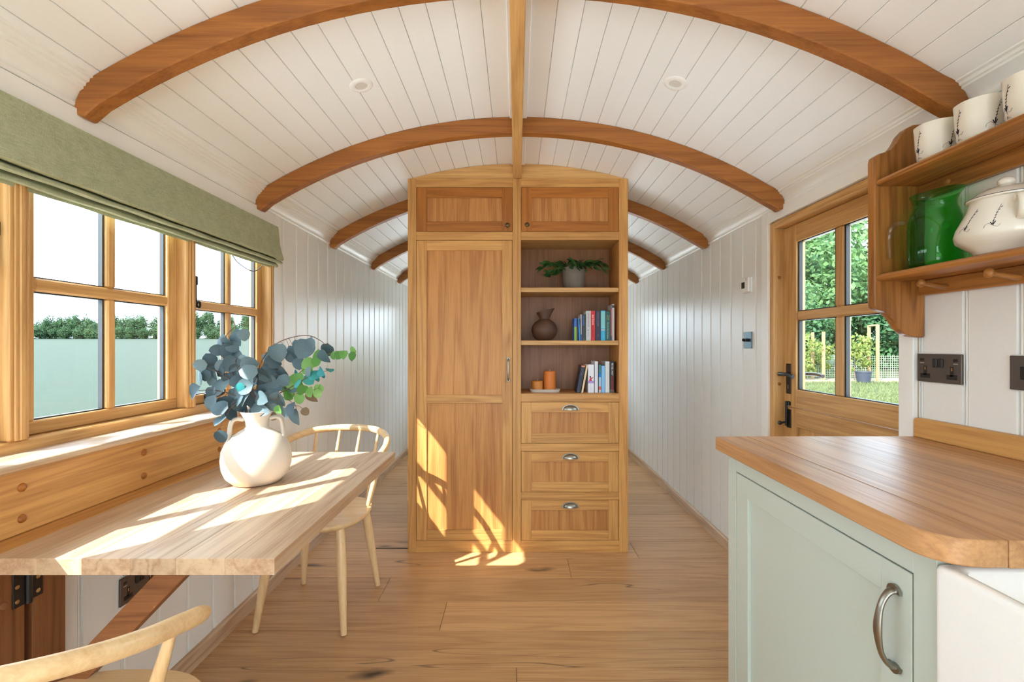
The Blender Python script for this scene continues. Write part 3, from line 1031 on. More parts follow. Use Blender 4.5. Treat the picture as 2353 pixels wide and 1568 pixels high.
for k, (ang, ln, hgt, drop) in enumerate(PL):
    path = []
    for i in range(8):
        t = i / 7
        path.append(Vector((.352 + math.cos(ang) * (.02 + ln * t), 2.905 + math.sin(ang) * (.02 + ln * .55 * t), SH1 + .122 + hgt * math.sin(PI * .8 * t) - .055 * t ** 3 * drop)))
    st = MB().tube(path, .0016, 5).build('stem', 'stem_green', pl, smooth=60)
    for i in range(1, 8):
        for s in (-1, 1):
            p = path[i]
            if p.y > 2.99 or p.y < 2.79: continue
            dv = Vector((math.cos(ang) * .8 + random.uniform(-.6, .6), random.uniform(-.9, .0) + math.sin(ang) * .4, random.uniform(-.6, .6)))
            link('leaf', random.choice(lm), None, st, M=leaf_matrix(p, dv, (random.uniform(-.5, .5), -.8, .7), random.uniform(.044, .062)))

# brown jug-vase on the middle shelf
bv = (.171, 2.89, SH2)
def lip(r, z, a):
    return r
m = MB()
pr = [(.0, .002), (.036, 0), (.05, .008), (.070, .030), (.079, .056), (.080, .070), (.074, .092), (.058, .114), (.038, .127), (.030, .133), (.031, .140), (.040, .160), (.052, .185), (.050, .185), (.037, .160), (.028, .140), (.0, .135)]
m.lathe(pr, (0, 0, 0), 40)
for i, (x, y, z) in enumerate(m.v):
    if z > .134:
        t = (z - .134) / .05
        z2 = z + t * (.014 * x / .05)
        m.v[i] = (x + (.010 * t * max(0, x / .05)), y * (1 - .15 * t), z2)
m.xf(Matrix.Translation(bv))
tag(m.build('brown_vase', 'brown_ceramic', None, smooth=50), 'round dark brown vase with a slanted flaring lip on the wardrobe shelf', 'vase')

# candles on a tray
tr = MB()
rc = []
for i in range(24):
    t = 2 * PI * i / 24
    rc.append((.172 + .094 * math.copysign(abs(math.cos(t)) ** .5, math.cos(t)), 2.868 + .05 * math.copysign(abs(math.sin(t)) ** .5, math.sin(t))))
inn = [(.172 + (x - .172) * .95, 2.868 + (y - 2.868) * .92) for x, y in rc]
low_ = [(.172 + (x - .172) * .93, 2.868 + (y - 2.868) * .88) for x, y in rc]
nn = 24
vs = [(x, y, SH3) for x, y in low_] + [(x, y, SH3 + .018) for x, y in rc] + [(x, y, SH3 + .018) for x, y in inn] + [(x * .98 + .172 * .02, y, SH3 + .007) for x, y in low_]
fs = [tuple(range(nn))] + [(a * nn + i, a * nn + (i + 1) % nn, (a + 1) * nn + (i + 1) % nn, (a + 1) * nn + i) for a in range(3) for i in range(nn)] + [tuple(3 * nn + i for i in range(nn))]
tag(tr.add(vs, fs).build('candle_tray', 'tray_stone', None, smooth=40), 'pale oblong tray under the two orange candles', 'tray')
def candle(x, h, r, mat, label):
    c = thing('pillar_candle', label, 'candle', (x, 2.868, SH3 + .0072), 'orange pillar candles')
    MB().lathe([(.0, 0), (r - .002, 0), (r, .002), (r, h - .003), (r - .003, h), (r * .6, h - .003), (.0, h - .004)], (x, 2.868, SH3 + .0072), 28).build('wax', mat, c, smooth=40)
    MB().tube([(x, 2.868, SH3 + .0072 + h - .006), (x + .001, 2.868, SH3 + .013 + h), (x + .005, 2.868, SH3 + .016 + h)], .0012, 5).build('wick', 'wick', c, smooth=60)
candle(.127, .060, .0345, 'candle_light', 'short wide orange candle on the pale tray')
candle(.202, .120, .0355, 'candle_dark', 'tall orange candle on the pale tray')

# books
BOOKMAT = {}
def bookcol(rgb):
    k = 'book_%d_%d_%d' % rgb
    if k not in MATS:
        plain(k, srgb(*rgb), 0.4, bscale=50)
    return k
SPM = Matrix(((0, 1, 0, 0), (0, 0, -1, 0), (-1, 0, 0, 0), (0, 0, 0, 1)))   # text x -> down, y -> right, facing the room
def book(x, w, h, d, z, rgb, label, group, bands=(), texts=(), lean=0, side=None, y=2.815):
    t = thing('book', label, 'book', (x + w / 2, y, z), group)
    Ml = Matrix.Translation((x, 0, z)) @ Matrix.Rotation(lean, 4, 'Y') @ Matrix.Translation((-x, 0, -z))
    cm = bookcol(rgb)
    m = MB()
    th = min(.002, w * .2)
    m.box(x, x + w, y, y + .0022, z, z + h)
    m.box(x, x + th, y + .0022, y + d, z, z + h)
    m.box(x + w - th, x + w, y + .0022, y + d, z, z + h)
    m.xf(Ml).build('cover', cm, t)
    MB().box(x + th, x + w - th, y + .0022, y + d - .003, z + .002, z + h - .003).xf(Ml).build('page_block', 'pages', t)
    for (a, b, rgb2) in bands:
        MB().box(x + .0002, x + w - .0002, y - .0006, y, z + h * a, z + h * b).xf(Ml).build('spine_band', bookcol(rgb2), t)
    for tx in texts:
        body, zf, size, rgb3 = tx[:4]
        off = tx[4] if len(tx) > 4 else 0
        sx = tx[5] if len(tx) > 5 else 1
        M = Ml @ Matrix.Translation((x + w / 2 + off, y - .0009, z + h * zf)) @ SPM
        text_obj(body, size, bookcol(rgb3), t, M, 'spine_title', sx)
    return t
G2 = 'books on the middle wardrobe shelf'
BS = .0645 / 379 * 1.0       # metres per zoomed pixel step used when measuring the row
def bx2(u): return (1310 + u * .06378 - 1187) / 383.6
S2 = SH2
book(bx2(148), .0145, .134, .10, S2, (20, 90, 190), 'thin blue and lime green book at the left end of the middle shelf', G2, bands=[(0, .62, (128, 176, 30)), (.62, 1, (14, 96, 196))], texts=[('---- ----', .78, .009, (230, 235, 240)), ('------', .22, .006, (40, 60, 20))])
book(bx2(243), .0085, .131, .09, S2, (18, 18, 36), 'thin black book between the lime green and bright blue books', G2)
book(bx2(322), .0075, .134, .10, S2, (30, 140, 220), 'thin bright blue book leaning left', G2, lean=R(-2.2), texts=[('. . . . . . . . .', .55, .006, (190, 120, 170))])
book(bx2(385), .0060, .157, .12, S2, (222, 216, 214), 'thin white book next to the black spine with blue lettering', G2, bands=[(0, .2, (40, 90, 170)), (.2, .23, (20, 20, 20))])
book(bx2(412), .0275, .157, .11, S2, (34, 40, 44), 'black book with blue capital letters on its spine', G2, texts=[('IAN RANKIN', .76, .0150, (40, 120, 220), -.003, .72), ('---- -----', .42, .0080, (90, 130, 190)), ('=', .05, .012, (150, 160, 160))])
book(bx2(572), .0290, .178, .11, S2, (196, 200, 202), 'silver grey book with spaced red capitals', G2, texts=[('ORHAN PAMUK', .70, .0140, (150, 100, 96), 0, .86), ('Snow', .20, .0120, (120, 124, 126)), ('o', .35, .018, (40, 60, 80)), ('=', .03, .008, (60, 70, 60))])
book(bx2(752), .0240, .178, .11, S2, (206, 12, 18), 'bright red book with white and dark lettering', G2, texts=[('we know', .70, .0170, (240, 236, 232)), ('you know', .33, .0170, (110, 16, 22)), ('=', .05, .010, (220, 150, 40))])
book(bx2(908), .0335, .180, .11, S2, (32, 30, 62), 'dark purple book with pale script title', G2, texts=[('~~~~~~ ~~~~~', .72, .0130, (226, 220, 226)), ('- ---- -----', .40, .0080, (150, 40, 70)), ('- -----', .18, .0075, (190, 186, 200))])
book(bx2(1112), .0250, .180, .11, S2, (30, 168, 214), 'turquoise book with faint pink lettering', G2, bands=[(.40, .97, (126, 204, 210)), (.34, .37, (226, 206, 190))], texts=[('~~~ ~~~~~~ ~~~~~', .70, .0095, (186, 130, 160)), ('~ ~~~~~', .18, .010, (220, 240, 246))])
book(bx2(1262), .0325, .177, .11, S2, (12, 84, 84), 'dark teal book with cream title', G2, texts=[('We Are Not Ourselves', .34, .0105, (214, 226, 206)), ('Matthew', .78, .0090, (196, 190, 110), -.004), ('Thomas', .77, .0090, (196, 190, 110), .006), ('=', .95, .012, (226, 214, 160))])
book(bx2(1470), .0055, .187, .13, S2, (206, 120, 110), 'thin pink and red book beside the tall white magazine', G2, bands=[(0, .15, (70, 90, 130))])
book(bx2(1512), .0135, .218, .15, S2, (214, 208, 216), 'tall thin white patterned book at the right end of the middle shelf', G2, bands=[(.9, .97, (60, 60, 66))], texts=[('------- ------- -------', .45, .0085, (160, 140, 170)), ('* * *', .84, .008, (110, 150, 130))])
G3 = 'books on the lowest open wardrobe shelf'
def bx3(u): return (1310 + u * .0606 - 1187) / 383.6
S3 = SH3 + .0002
book(bx3(240), .0225, .166, .12, S3, (18, 26, 52), 'navy paperback leaning right at the left end of the lowest shelf', G3, lean=R(10.5), bands=[(.95, 1, (226, 130, 96))], texts=[('--- ----- ----', .77, .0085, (226, 214, 200)), ('=', .05, .010, (220, 220, 220))])
book(bx3(425), .0105, .168, .12, S3, (226, 200, 160), 'thin cream paperback leaning right on the lowest shelf', G3, lean=R(10.5), texts=[('. . . . . . . . . . .', .5, .006, (190, 140, 90))])
wb = book(bx3(684), .0350, .168, .12, S3, (222, 222, 228), 'white book with a red figure painted on its spine', G3, bands=[(.33, .42, (166, 140, 206))], texts=[('---- -----', .20, .0130, (90, 130, 150)), ('---- -------', .80, .0090, (200, 180, 180))])
fig = MB().prism([(bx3(684) + .006, S3 + .068), (bx3(684) + .022, S3 + .068), (bx3(684) + .021, S3 + .082), (bx3(684) + .031, S3 + .089), (bx3(684) + .029, S3 + .092), (bx3(684) + .017, S3 + .088), (bx3(684) + .009, S3 + .087)], 'Y', 2.8142, 2.8150)
fig.build('painted_figure', bookcol((190, 34, 44)), wb)
MB().prism([(bx3(684) + .013 + .005 * math.cos(q * PI / 6), S3 + .094 + .0065 * math.sin(q * PI / 6)) for q in range(12)], 'Y', 2.8140, 2.8150).build('painted_head', bookcol((96, 58, 44)), wb)
book(bx3(936), .0190, .187, .14, S3, (214, 214, 220), 'tall white book with small dark title', G3, texts=[('--- ---- --- ---- --- ----', .68, .0078, (80, 70, 110)), ('---', .07, .008, (90, 130, 140))])
book(bx3(1086), .0140, .168, .11, S3, (26, 110, 116), 'narrow teal, blue and red striped book', G3, bands=[(0, .10, (196, 190, 186)), (.10, .22, (204, 80, 60)), (.22, .55, (160, 190, 205)), (.55, .68, (20, 120, 200))], texts=[('~~~~~ ~~~~', .85, .0075, (220, 190, 80))])
book(bx3(1190), .0210, .161, .12, S3, (122, 182, 222), 'light blue book with a paler frame on its spine', G3, texts=[('---- ---- ---', .70, .0070, (226, 238, 246)), ('-----', .08, .007, (226, 238, 246))])
book(bx3(1340), .0240, .187, .14, S3, (214, 220, 216), 'tall pale grey book with pencil drawings on its spine', G3, texts=[('~~~~~~~~', .55, .0090, (206, 140, 130)), ('~~~~ ~~~~', .32, .0100, (130, 130, 130)), ('~ ~ ~', .86, .0140, (160, 160, 160))])
book(bx3(1510), .0255, .187, .13, S3, (24, 24, 30), 'black book with white and red capitals at the right end of the lowest shelf', G3, bands=[(0, .10, (96, 90, 88))], texts=[('PETER MAY', .75, .0165, (240, 240, 240), 0, .92), ('LOCKDOWN', .30, .0165, (220, 20, 28), 0, .88)])

# ------------------------------------------------------------------ folding table
TZ, TH = .775, .035
tb = thing('folding_table', 'pale oak table top hinged to the wall under the window', 'table', (-.8, 1.466, TZ - TH))
XS = [-1.099, -1.0, -.905, -.805, -.710, -.608, -.5045]
for a, b in zip(XS[:-1], XS[1:]):
    BX('stave', 'table_Y', tb, a + .0001, b - .0001, .979, 1.954, TZ - TH, TZ, bevel=.0007)
gb = thing('table_bracket', 'swing-out oak bracket with a diagonal strut under the table', 'bracket', (-1.2, 1.14, .2))
BX('wall_post', 'bracketoak_Z', gb, XL, -1.2, 1.165, 1.252, .10, .729, bevel=.002)
BX('swing_post', 'bracketoak_Z', gb, -1.226, -1.195, 1.020, 1.143, .16, .738, bevel=.002)
BX('swing_arm', 'bracketoak_X', gb, -1.195, -.64, 1.082, 1.122, .690, .738, bevel=.002)
st = [(-1.195, .235), (-1.195, .310), (-.835, .690), (-.760, .690)]
MB().prism(st, 'Y', 1.082, 1.122).build('strut', 'bracketoak_X', gb, bevel=.002)
h = BX('hinge', 'black_iron', gb, -1.200, -1.1965, 1.156, 1.188, .592, .690, bevel=.001)
BX('hinge_leaf', 'black_iron', h, -1.195, -1.1915, 1.112, 1.140, .592, .690, bevel=.001)
MB().tube([(-1.192, 1.148, .590), (-1.192, 1.148, .692)], .0075, 12).build('hinge_knuckle', 'black_iron', h, smooth=40)
for z in (.606, .641, .676):
    MB().ball((-1.1963, 1.176, z), .0055, 12, (.25, 1, 1)).build('screw', 'brass_screw', h, smooth=60)
    MB().ball((-1.1913, 1.122, z), .0055, 12, (.25, 1, 1)).build('screw', 'brass_screw', h, smooth=60)
MB().ball((-1.1945, 1.095, .612), .009, 12, (.2, 1, 1)).build('plugged_hole', 'backwood_Z', gb, smooth=60)

# ------------------------------------------------------------------ chairs
def make_chair(label, loc, rz):
    t = thing('spindle_chair', label, 'chair', (0, 0, 0), 'pale spindle-back chairs at the folding table')
    def outline(k, z, n=44):
        out = []
        for i in range(n):
            a = 2 * PI * i / n
            e = 2 / 2.7
            x = .222 * k * math.copysign(abs(math.cos(a)) ** e, math.cos(a))
            y = .212 * k * math.copysign(abs(math.sin(a)) ** e, math.sin(a))
            x *= 1 - .10 * max(0, y / .212)
            out.append((x, y, z))
        return out
    n = 44
    rings = [outline(.90, .420), outline(.975, .432), outline(1, .440), outline(1, .448), outline(.985, .4515), outline(.6, .447), outline(.25, .444)]
    vs = sum(rings, []); fs = [tuple(range(n - 1, -1, -1))]
    for a in range(len(rings) - 1):
        fs += [(a * n + i, a * n + (i + 1) % n, (a + 1) * n + (i + 1) % n, (a + 1) * n + i) for i in range(n)]
    fs.append(tuple((len(rings) - 1) * n + i for i in range(n)))
    MB().add(vs, fs).build('seat', 'ash_X', t, smooth=45, local=True)
    for sx in (-1, 1):
        for sy in (-1, 1):
            p0, p1 = Vector((sx * .148, sy * .14, .428)), Vector((sx * .192, sy * .205, .004))
            path = [p0.lerp(p1, i / 6) for i in range(7)]
            MB().tube(path, [.0175, .0205, .021, .0195, .017, .0145, .0125], 14).build('leg', 'ash_Z', t, smooth=50, local=True)
    half = [(0, .330, .778), (.10, .318, .776), (.185, .272, .768), (.240, .200, .750), (.262, .12, .728), (.264, .04, .706), (.262, -.045, .682)]
    rp_ = smoothpath([(-x, y, z) for x, y, z in half[::-1]] + half[1:], 6)
    k = len(rp_)
    rad = [.0175] * k
    rad[0] = rad[-1] = .008; rad[1] = rad[-2] = .0145
    MB().tube(rp_, rad, 14, (1.0, .9)).build('back_rail', 'ash_X', t, smooth=60, local=True)
    for x0, y0, x1, y1, z1, r in ((-.15, .165, -.165, .288, .762, .0085), (-.05, .185, -.055, .324, .768, .0085), (.05, .185, .055, .324, .768, .0085), (.15, .165, .165, .288, .762, .0085),
                                  (-.190, .065, -.262, .055, .703, .0115), (.190, .065, .262, .055, .703, .0115)):
        p0, p1 = Vector((x0, y0, .440)), Vector((x1, y1, z1))
        MB().tube([p0.lerp(p1, i / 5) for i in range(6)], [r * .85, r * 1.05, r * 1.15, r * 1.1, r * .95, r * .75], 10).build('spindle', 'ash_Z', t, smooth=60, local=True)
    t.location = loc
    t.rotation_euler = (0, 0, rz)
    return t
ch = make_chair('pale wooden spindle-back chair at the far end of the table', (-.905, 2.185, 0), R(-3))
c2 = copy_tree(ch)
c2['label'] = 'pale wooden spindle-back chair at the near end, its curved rail cut by the picture edge'
c2.location = (-.885, .905, 0)
c2.rotation_euler = (0, 0, R(180))

# ------------------------------------------------------------------ cream vase with ear handles
VX_, VY_, VZ_ = -.843, 1.525, TZ
vs_ = thing('vase', 'round cream pottery vase with two ear handles on the table', 'vase', (VX_, VY_, VZ_))
pr = [(.0, .002), (.052, .0), (.070, .004), (.090, .024), (.101, .052), (.1035, .080), (.100, .108), (.089, .134), (.071, .154), (.050, .167), (.037, .175), (.032, .184), (.034, .198), (.041, .216), (.048, .230), (.0455, .231), (.037, .216), (.029, .198), (.028, .184), (.02, .17), (.0, .165)]
MB().lathe(pr, (VX_, VY_, VZ_), 48).build('body', 'vase_cream', vs_, smooth=60)
for ang in (R(207), R(27)):
    hp = smoothpath([(.036, 0, .205), (.054, 0, .2085), (.068, 0, .203), (.074, 0, .184), (.0755, 0, .162), (.078, 0, .138), (.082, 0, .118)], 5)
    P3 = [(VX_ + p.x * math.cos(ang), VY_ + p.x * math.sin(ang), VZ_ + p.z) for p in hp]
    k = len(P3)
    MB().tube(P3, [.0080 + .004 * max(0, i / k - .55) for i in range(k)], 12, (.85, 2.0)).build('ear_handle', 'vase_cream', vs_, smooth=60)

# eucalyptus: each stem a thing of its own with its leaves
RIMX, RIMZ = VX_, VZ_ + .235
def U(zx, zy):
    return RIMX + (zx - 606) / 2520., RIMZ + (802 - zy) / 2520.
random.seed(21)
emesh = {}
for mt in ('euca_grey', 'euca_green', 'euca_teal', 'euca_brown'):
    emesh[mt] = [leaf_mesh('leaf', mt, .92, f, c, 7, .55) for f, c in ((.10, .12), (.22, .30), (-.06, .22))]
def euca(label, path, leaves, dep, mat='euca_grey', stem='stem_brown'):
    """path, leaves: measured positions; dep: how far the stem reaches back (+) or forward (-) at its tip"""
    t = thing('eucalyptus_stem', label, 'eucalyptus', (RIMX, VY_, RIMZ - .08), 'dried eucalyptus stems in the cream vase')
    P = [Vector((RIMX * .5 + U(*path[0])[0] * .5, VY_, RIMZ - .06))]
    for i, q in enumerate(path):
        x, z = U(*q)
        P.append(Vector((x, VY_ + dep * ((i + .3) / len(path)), z)))
    sp = smoothpath(P, 6)
    k = len(sp)
    MB().tube(sp, [.0022 - .0014 * i / k for i in range(k)], 6).build('stem', stem, t, smooth=60)
    tm = MB()
    for q in leaves:
        mt = q[3] if len(q) > 3 else mat
        x, z = U(q[0], q[1])
        size = q[2] / 2520. * random.uniform(1.02, 1.18)
        # nearest stem point
        best = min(sp, key=lambda p: (p.x - x) ** 2 + (p.z - z) ** 2)
        y = best.y + random.uniform(-.030, .022)
        c = Vector((x, y, z))
        dv = (c - best); dv.y *= .3
        if dv.length < .004: dv = Vector((random.uniform(-.5, .5), 0, -1))
        dv = dv.normalized() + Vector((0, 0, -.55)) + Vector((random.uniform(-.35, .35), random.uniform(-.5, .35), random.uniform(-.3, .3)))
        dv.normalize()
        nr = Vector((random.uniform(-.75, .75), -1, random.uniform(-.35, .75)))
        start = c - dv * size * .5
        tm.tube([best, (best + start) / 2 + Vector((0, 0, .004)), start], .0007, 4)
        link('leaf', random.choice(emesh[mt]), None, t, M=leaf_matrix(start, dv, nr, size))
    tm.build('leaf_stalks', stem, t)
G_, N_ = 'euca_green', 'euca_brown'
euca('blue-grey eucalyptus stem curling up in front of the window', [(570, 760), (430, 560), (310, 350), (330, 210), (430, 105), (490, 110)],
     [(285, 240, 115), (265, 315, 100), (345, 320, 110), (385, 290, 100), (420, 225, 120), (505, 190, 100), (440, 180, 90), (345, 255, 90), (400, 350, 80)], .02)
euca('blue-grey eucalyptus stem spreading left over the window sill', [(560, 770), (450, 620), (330, 520), (180, 450)],
     [(220, 400, 110), (170, 435, 90), (180, 475, 120), (145, 545, 110), (215, 565, 90), (290, 480, 105), (300, 445, 90), (185, 520, 90), (350, 545, 90), (250, 520, 80)], .0)
euca('low left eucalyptus stem ending in one big round leaf', [(560, 780), (450, 690), (300, 640), (170, 640)],
     [(145, 655, 145), (310, 615, 165), (270, 655, 90), (300, 740, 120), (320, 795, 145), (375, 760, 140), (420, 680, 120), (240, 700, 80)], -.03)
euca('upright eucalyptus stem left of the middle of the bunch', [(580, 760), (520, 600), (450, 470), (430, 400)],
     [(400, 430, 135), (430, 580, 145), (430, 490, 110), (500, 500, 120), (540, 430, 125), (470, 400, 90), (560, 480, 110), (480, 560, 110), (520, 650, 110)], .0)
euca('front eucalyptus stem with the largest heart-shaped grey leaves', [(606, 760), (600, 640), (620, 560), (640, 500)],
     [(620, 720, 165), (690, 610, 185), (650, 530, 150), (560, 610, 130), (620, 480, 120), (530, 610, 70, 'euca_teal'), (600, 570, 120), (560, 700, 110), (690, 700, 120)], -.05)
euca('eucalyptus stem right of the middle with mottled grey leaves', [(620, 760), (680, 600), (730, 480), (740, 400)],
     [(730, 410, 130), (720, 500, 145), (800, 530, 120), (755, 480, 115), (850, 560, 95), (700, 560, 120), (860, 620, 105), (640, 440, 100), (620, 390, 80), (770, 600, 110)], .02)
euca('long arching eucalyptus stem with leaves hanging over the white wall', [(600, 740), (620, 450), (720, 290), (850, 218), (1000, 195), (1100, 235), (1140, 275)],
     [(785, 335, 140), (862, 340, 115), (850, 375, 90), (920, 265, 70), (1000, 305, 155), (1045, 270, 100), (1130, 320, 110), (1160, 365, 115), (920, 425, 105), (690, 370, 90)], .03)
euca('green eucalyptus stem reaching farthest right', [(640, 760), (860, 580), (960, 480), (1080, 385), (1200, 340), (1340, 350)],
     [(1010, 430, 110), (1080, 365, 100), (1090, 412, 80), (1000, 485, 95), (1260, 355, 75), (1295, 350, 75), (1345, 315, 60), (1352, 365, 65), (1330, 385, 55), (940, 550, 105), (885, 580, 100), (930, 592, 80), (1205, 360, 70)], .05, G_, 'stem_green')
euca('short eucalyptus stem tipped with turquoise leaves', [(640, 770), (900, 610), (1050, 525), (1190, 480)],
     [(1090, 510, 95), (1150, 490, 75), (1190, 480, 65), (1060, 550, 80), (905, 505, 60), (1020, 560, 85), (1040, 490, 80, 'euca_grey'), (960, 580, 80), (1130, 520, 60)], .0, 'euca_teal')
euca('low green eucalyptus stem with a brown dried leaf', [(650, 770), (850, 695), (960, 665), (1080, 640)],
     [(845, 670, 90), (970, 640, 100), (1030, 660, 95), (1080, 640, 80), (1090, 672, 65), (880, 690, 80), (1020, 712, 105, N_), (810, 640, 80), (920, 720, 80)], .03, G_, 'stem_green')
euca('drooping grey eucalyptus stem at the right of the vase neck', [(640, 780), (780, 712), (870, 700), (960, 760)],
     [(800, 720, 140), (750, 760, 120), (850, 830, 100), (960, 770, 115), (965, 850, 125), (1030, 810, 65, N_), (800, 795, 70, G_), (740, 690, 110)], -.04)
euca('drooping grey eucalyptus stem hanging over the left ear handle', [(590, 790), (530, 740), (470, 760), (430, 860)],
     [(490, 700, 120), (500, 760, 105), (400, 760, 125), (450, 825, 110), (420, 860, 95), (438, 985, 95), (605, 915, 95), (710, 865, 75, N_), (560, 790, 110), (640, 790, 110), (520, 800, 100), (690, 800, 100), (600, 830, 90)], -.07)

# ------------------------------------------------------------------ kitchen worktop, cabinet, sink
KZ, KT = .934, .041
KX0, KY0, KY1 = .622, .6865, 1.471
wt = thing('worktop', 'oak kitchen worktop with a rounded front corner', 'worktop', (.93, 1.08, KZ - KT))
ks = [KX0, .72, .80, .895, .985, 1.075, 1.165, 1.2605]
for i, (a, b) in enumerate(zip(ks[:-1], ks[1:])):
    if i == 0:
        rc_ = .062
        poly = [(a, KY1), (b, KY1), (b, KY0)]
        for j in range(9):
            t = PI / 2 * j / 8
            poly.append((a + rc_ - rc_ * math.sin(t), KY0 + rc_ - rc_ * math.cos(t)))
        MB().prism(poly, 'Z', KZ - KT, KZ).build('stave', 'worktop_Y', wt, bevel=.003, smooth=40)
    else:
        BX('stave', 'worktop_Y', wt, a, b, KY0, KY1, KZ - KT, KZ, bevel=.0006)
up_ = [(1.2615, KZ), (1.238, KZ), (1.238, KZ + .052), (1.243, KZ + .060), (1.2615, KZ + .060)]
tag(MB().prism(up_, 'Y', -.3, 1.468).build('upstand', 'oak_Y', None, bevel=.004), 'low oak upstand strip along the wall behind the worktop', 'upstand')

kc = thing('base_cabinet', 'sage green kitchen base cabinet under the worktop', 'cabinet', (.95, 1.08, 0))
CF = .650
c_y0, c_y1 = .727, 1.443
BX('face_stile', 'sage_paint', kc, CF, CF + .022, 1.394, c_y1, .0, KZ - KT, bevel=.001)
BX('face_stile', 'sage_paint', kc, CF, CF + .022, c_y0, .770, .0, KZ - KT, bevel=.001)
BX('face_rail', 'sage_paint', kc, CF, CF + .022, .770, 1.394, .8455, KZ - KT, bevel=.001)
BX('face_rail', 'sage_paint', kc, CF, CF + .022, .770, 1.394, .0, .11, bevel=.001)
BX('side_panel', 'sage_paint', kc, CF + .022, 1.255, 1.425, c_y1, .0, KZ - KT)
BX('side_panel', 'sage_paint', kc, CF + .022, 1.255, c_y0, c_y0 + .018, .0, KZ - KT)
BX('back_panel', 'sage_paint', kc, 1.235, 1.255, c_y0 + .018, 1.425, .0, KZ - KT)
kd = BX('door', 'sage_paint', kc, CF + .001, CF + .021, .8395, 1.3235, .112, .170, bevel=.001)
BX('stile', 'sage_paint', kd, CF + .001, CF + .021, .7745, .8395, .112, .8418, bevel=.001)
BX('stile', 'sage_paint', kd, CF + .001, CF + .021, 1.3235, 1.3915, .112, .8418, bevel=.001)
BX('top_rail', 'sage_paint', kd, CF + .001, CF + .021, .8395, 1.3235, .784, .8418, bevel=.001)
BX('panel', 'sage_paint', kd, CF + .009, CF + .018, .836, 1.327, .167, .787, bevel=0)
BX('gap_shade_sheet', 'slot_black', kc, CF + .03, CF + .035, .76, 1.41, .1, .86, bevel=0)  # black sheet close behind the door, standing in for shade in its gaps
hz0, hz1, hy = .668, .800, .806
hp = smoothpath([(CF, hy, hz1), (CF - .014, hy, hz1 - .006), (CF - .026, hy, hz1 - .028), (CF - .031, hy, (hz0 + hz1) / 2), (CF - .026, hy, hz0 + .028), (CF - .014, hy, hz0 + .006), (CF, hy, hz0)], 5)
k = len(hp)
m = MB().tube(hp, [.0085 - .004 * math.sin(PI * i / (k - 1)) ** .5 + .0022 * math.exp(-((i / (k - 1) - .5) / .12) ** 2) for i in range(k)], 12, (.8, 1.25))
for z, sg in ((hz1, 1), (hz0, -1)):
    fl = [(hy + .014 * math.cos(PI * i / 12), z - .004 * sg + sg * .014 * math.sin(PI * i / 12)) for i in range(13)]
    m.prism(fl, 'X', CF - .005, CF)
m.build('handle', 'pewter', kd, smooth=50)

sk = MB()
SZ = .884
def rring(x0, x1, y0, y1, z, r, n=6):
    out = []
    for cx, cy, a0 in ((x1 - r, y1 - r, 0), (x0 + r, y1 - r, 90), (x0 + r, y0 + r, 180), (x1 - r, y0 + r, 270)):
        for i in range(n + 1):
            a = R(a0 + 90 * i / n)
            out.append((cx + r * math.cos(a), cy + r * math.sin(a), z))
    return out
sx0, sx1, sy0, sy1 = .640, 1.10, .10, .7255
rings = [rring(sx0, sx1, sy0, sy1, SZ - .235, .015), rring(sx0, sx1, sy0, sy1, SZ - .008, .015), rring(sx0 + .002, sx1 - .002, sy0 + .002, sy1 - .002, SZ - .002, .015), rring(sx0 + .007, sx1 - .007, sy0 + .007, sy1 - .007, SZ, .014),
         rring(sx0 + .018, sx1 - .018, sy0 + .018, sy1 - .018, SZ, .016), rring(sx0 + .023, sx1 - .023, sy0 + .023, sy1 - .023, SZ - .005, .02), rring(sx0 + .027, sx1 - .027, sy0 + .027, sy1 - .027, SZ - .19, .03), rring(sx0 + .05, sx1 - .05, sy0 + .05, sy1 - .05, SZ - .21, .03)]
nn = len(rings[0])
vs = sum(rings, []); fs = [tuple(range(nn - 1, -1, -1))]
for a in range(len(rings) - 1):
    fs += [(a * nn + i, a * nn + (i + 1) % nn, (a + 1) * nn + (i + 1) % nn, (a + 1) * nn + i) for i in range(nn)]
fs.append(tuple((len(rings) - 1) * nn + i for i in range(nn)))
tag(sk.add(vs, fs).build('farmhouse_sink', 'ceramic_white', None, smooth=50), 'white ceramic farmhouse sink with a deep front', 'sink')
# plinth cabinet that carries the sink
sc_ = thing('sink_cabinet', 'sage green cabinet carrying the white sink', 'cabinet', (.9, .4, 0))
BX('body', 'sage_paint', sc_, CF + .002, 1.25, .10, .7255, 0, SZ - .2355)

# ------------------------------------------------------------------ wall shelf with crockery
ws = thing('wall_shelf', 'two-tier oak wall shelf with shaped ends and pegs', 'shelf', (1.2, 1.0, 1.3))
side = [(1.2615, 1.905), (1.225, 1.900), (1.205, 1.890), (1.187, 1.870), (1.172, 1.842), (1.158, 1.826), (1.140, 1.817), (1.118, 1.810), (1.109, 1.803), (1.106, 1.79),
        (1.106, 1.345), (1.109, 1.335), (1.120, 1.328), (1.135, 1.324), (1.150, 1.315), (1.165, 1.297), (1.180, 1.272), (1.200, 1.254), (1.222, 1.246), (1.255, 1.243), (1.2615, 1.246)]
for y0 in (1.452, .30):
    MB().prism(side, 'Y', y0, y0 + .030).build('end_panel', 'shelfoak_Z', ws, bevel=.003, smooth=30)
UZ, LZ = 1.731, 1.438
def shelf_board(z):
    p = [(1.2615, z), (1.120, z), (1.113, z - .003), (1.110, z - .010), (1.113, z - .018), (1.120, z - .021), (1.2615, z - .021)]
    MB().prism(p, 'Y', .330, 1.452).build('shelf_board', 'shelfoak_Y', ws, smooth=35)
shelf_board(UZ); shelf_board(LZ)
BX('back_rail', 'shelfoak_Y', ws, 1.240, 1.2615, .330, 1.452, 1.665, 1.7098, bevel=.002)
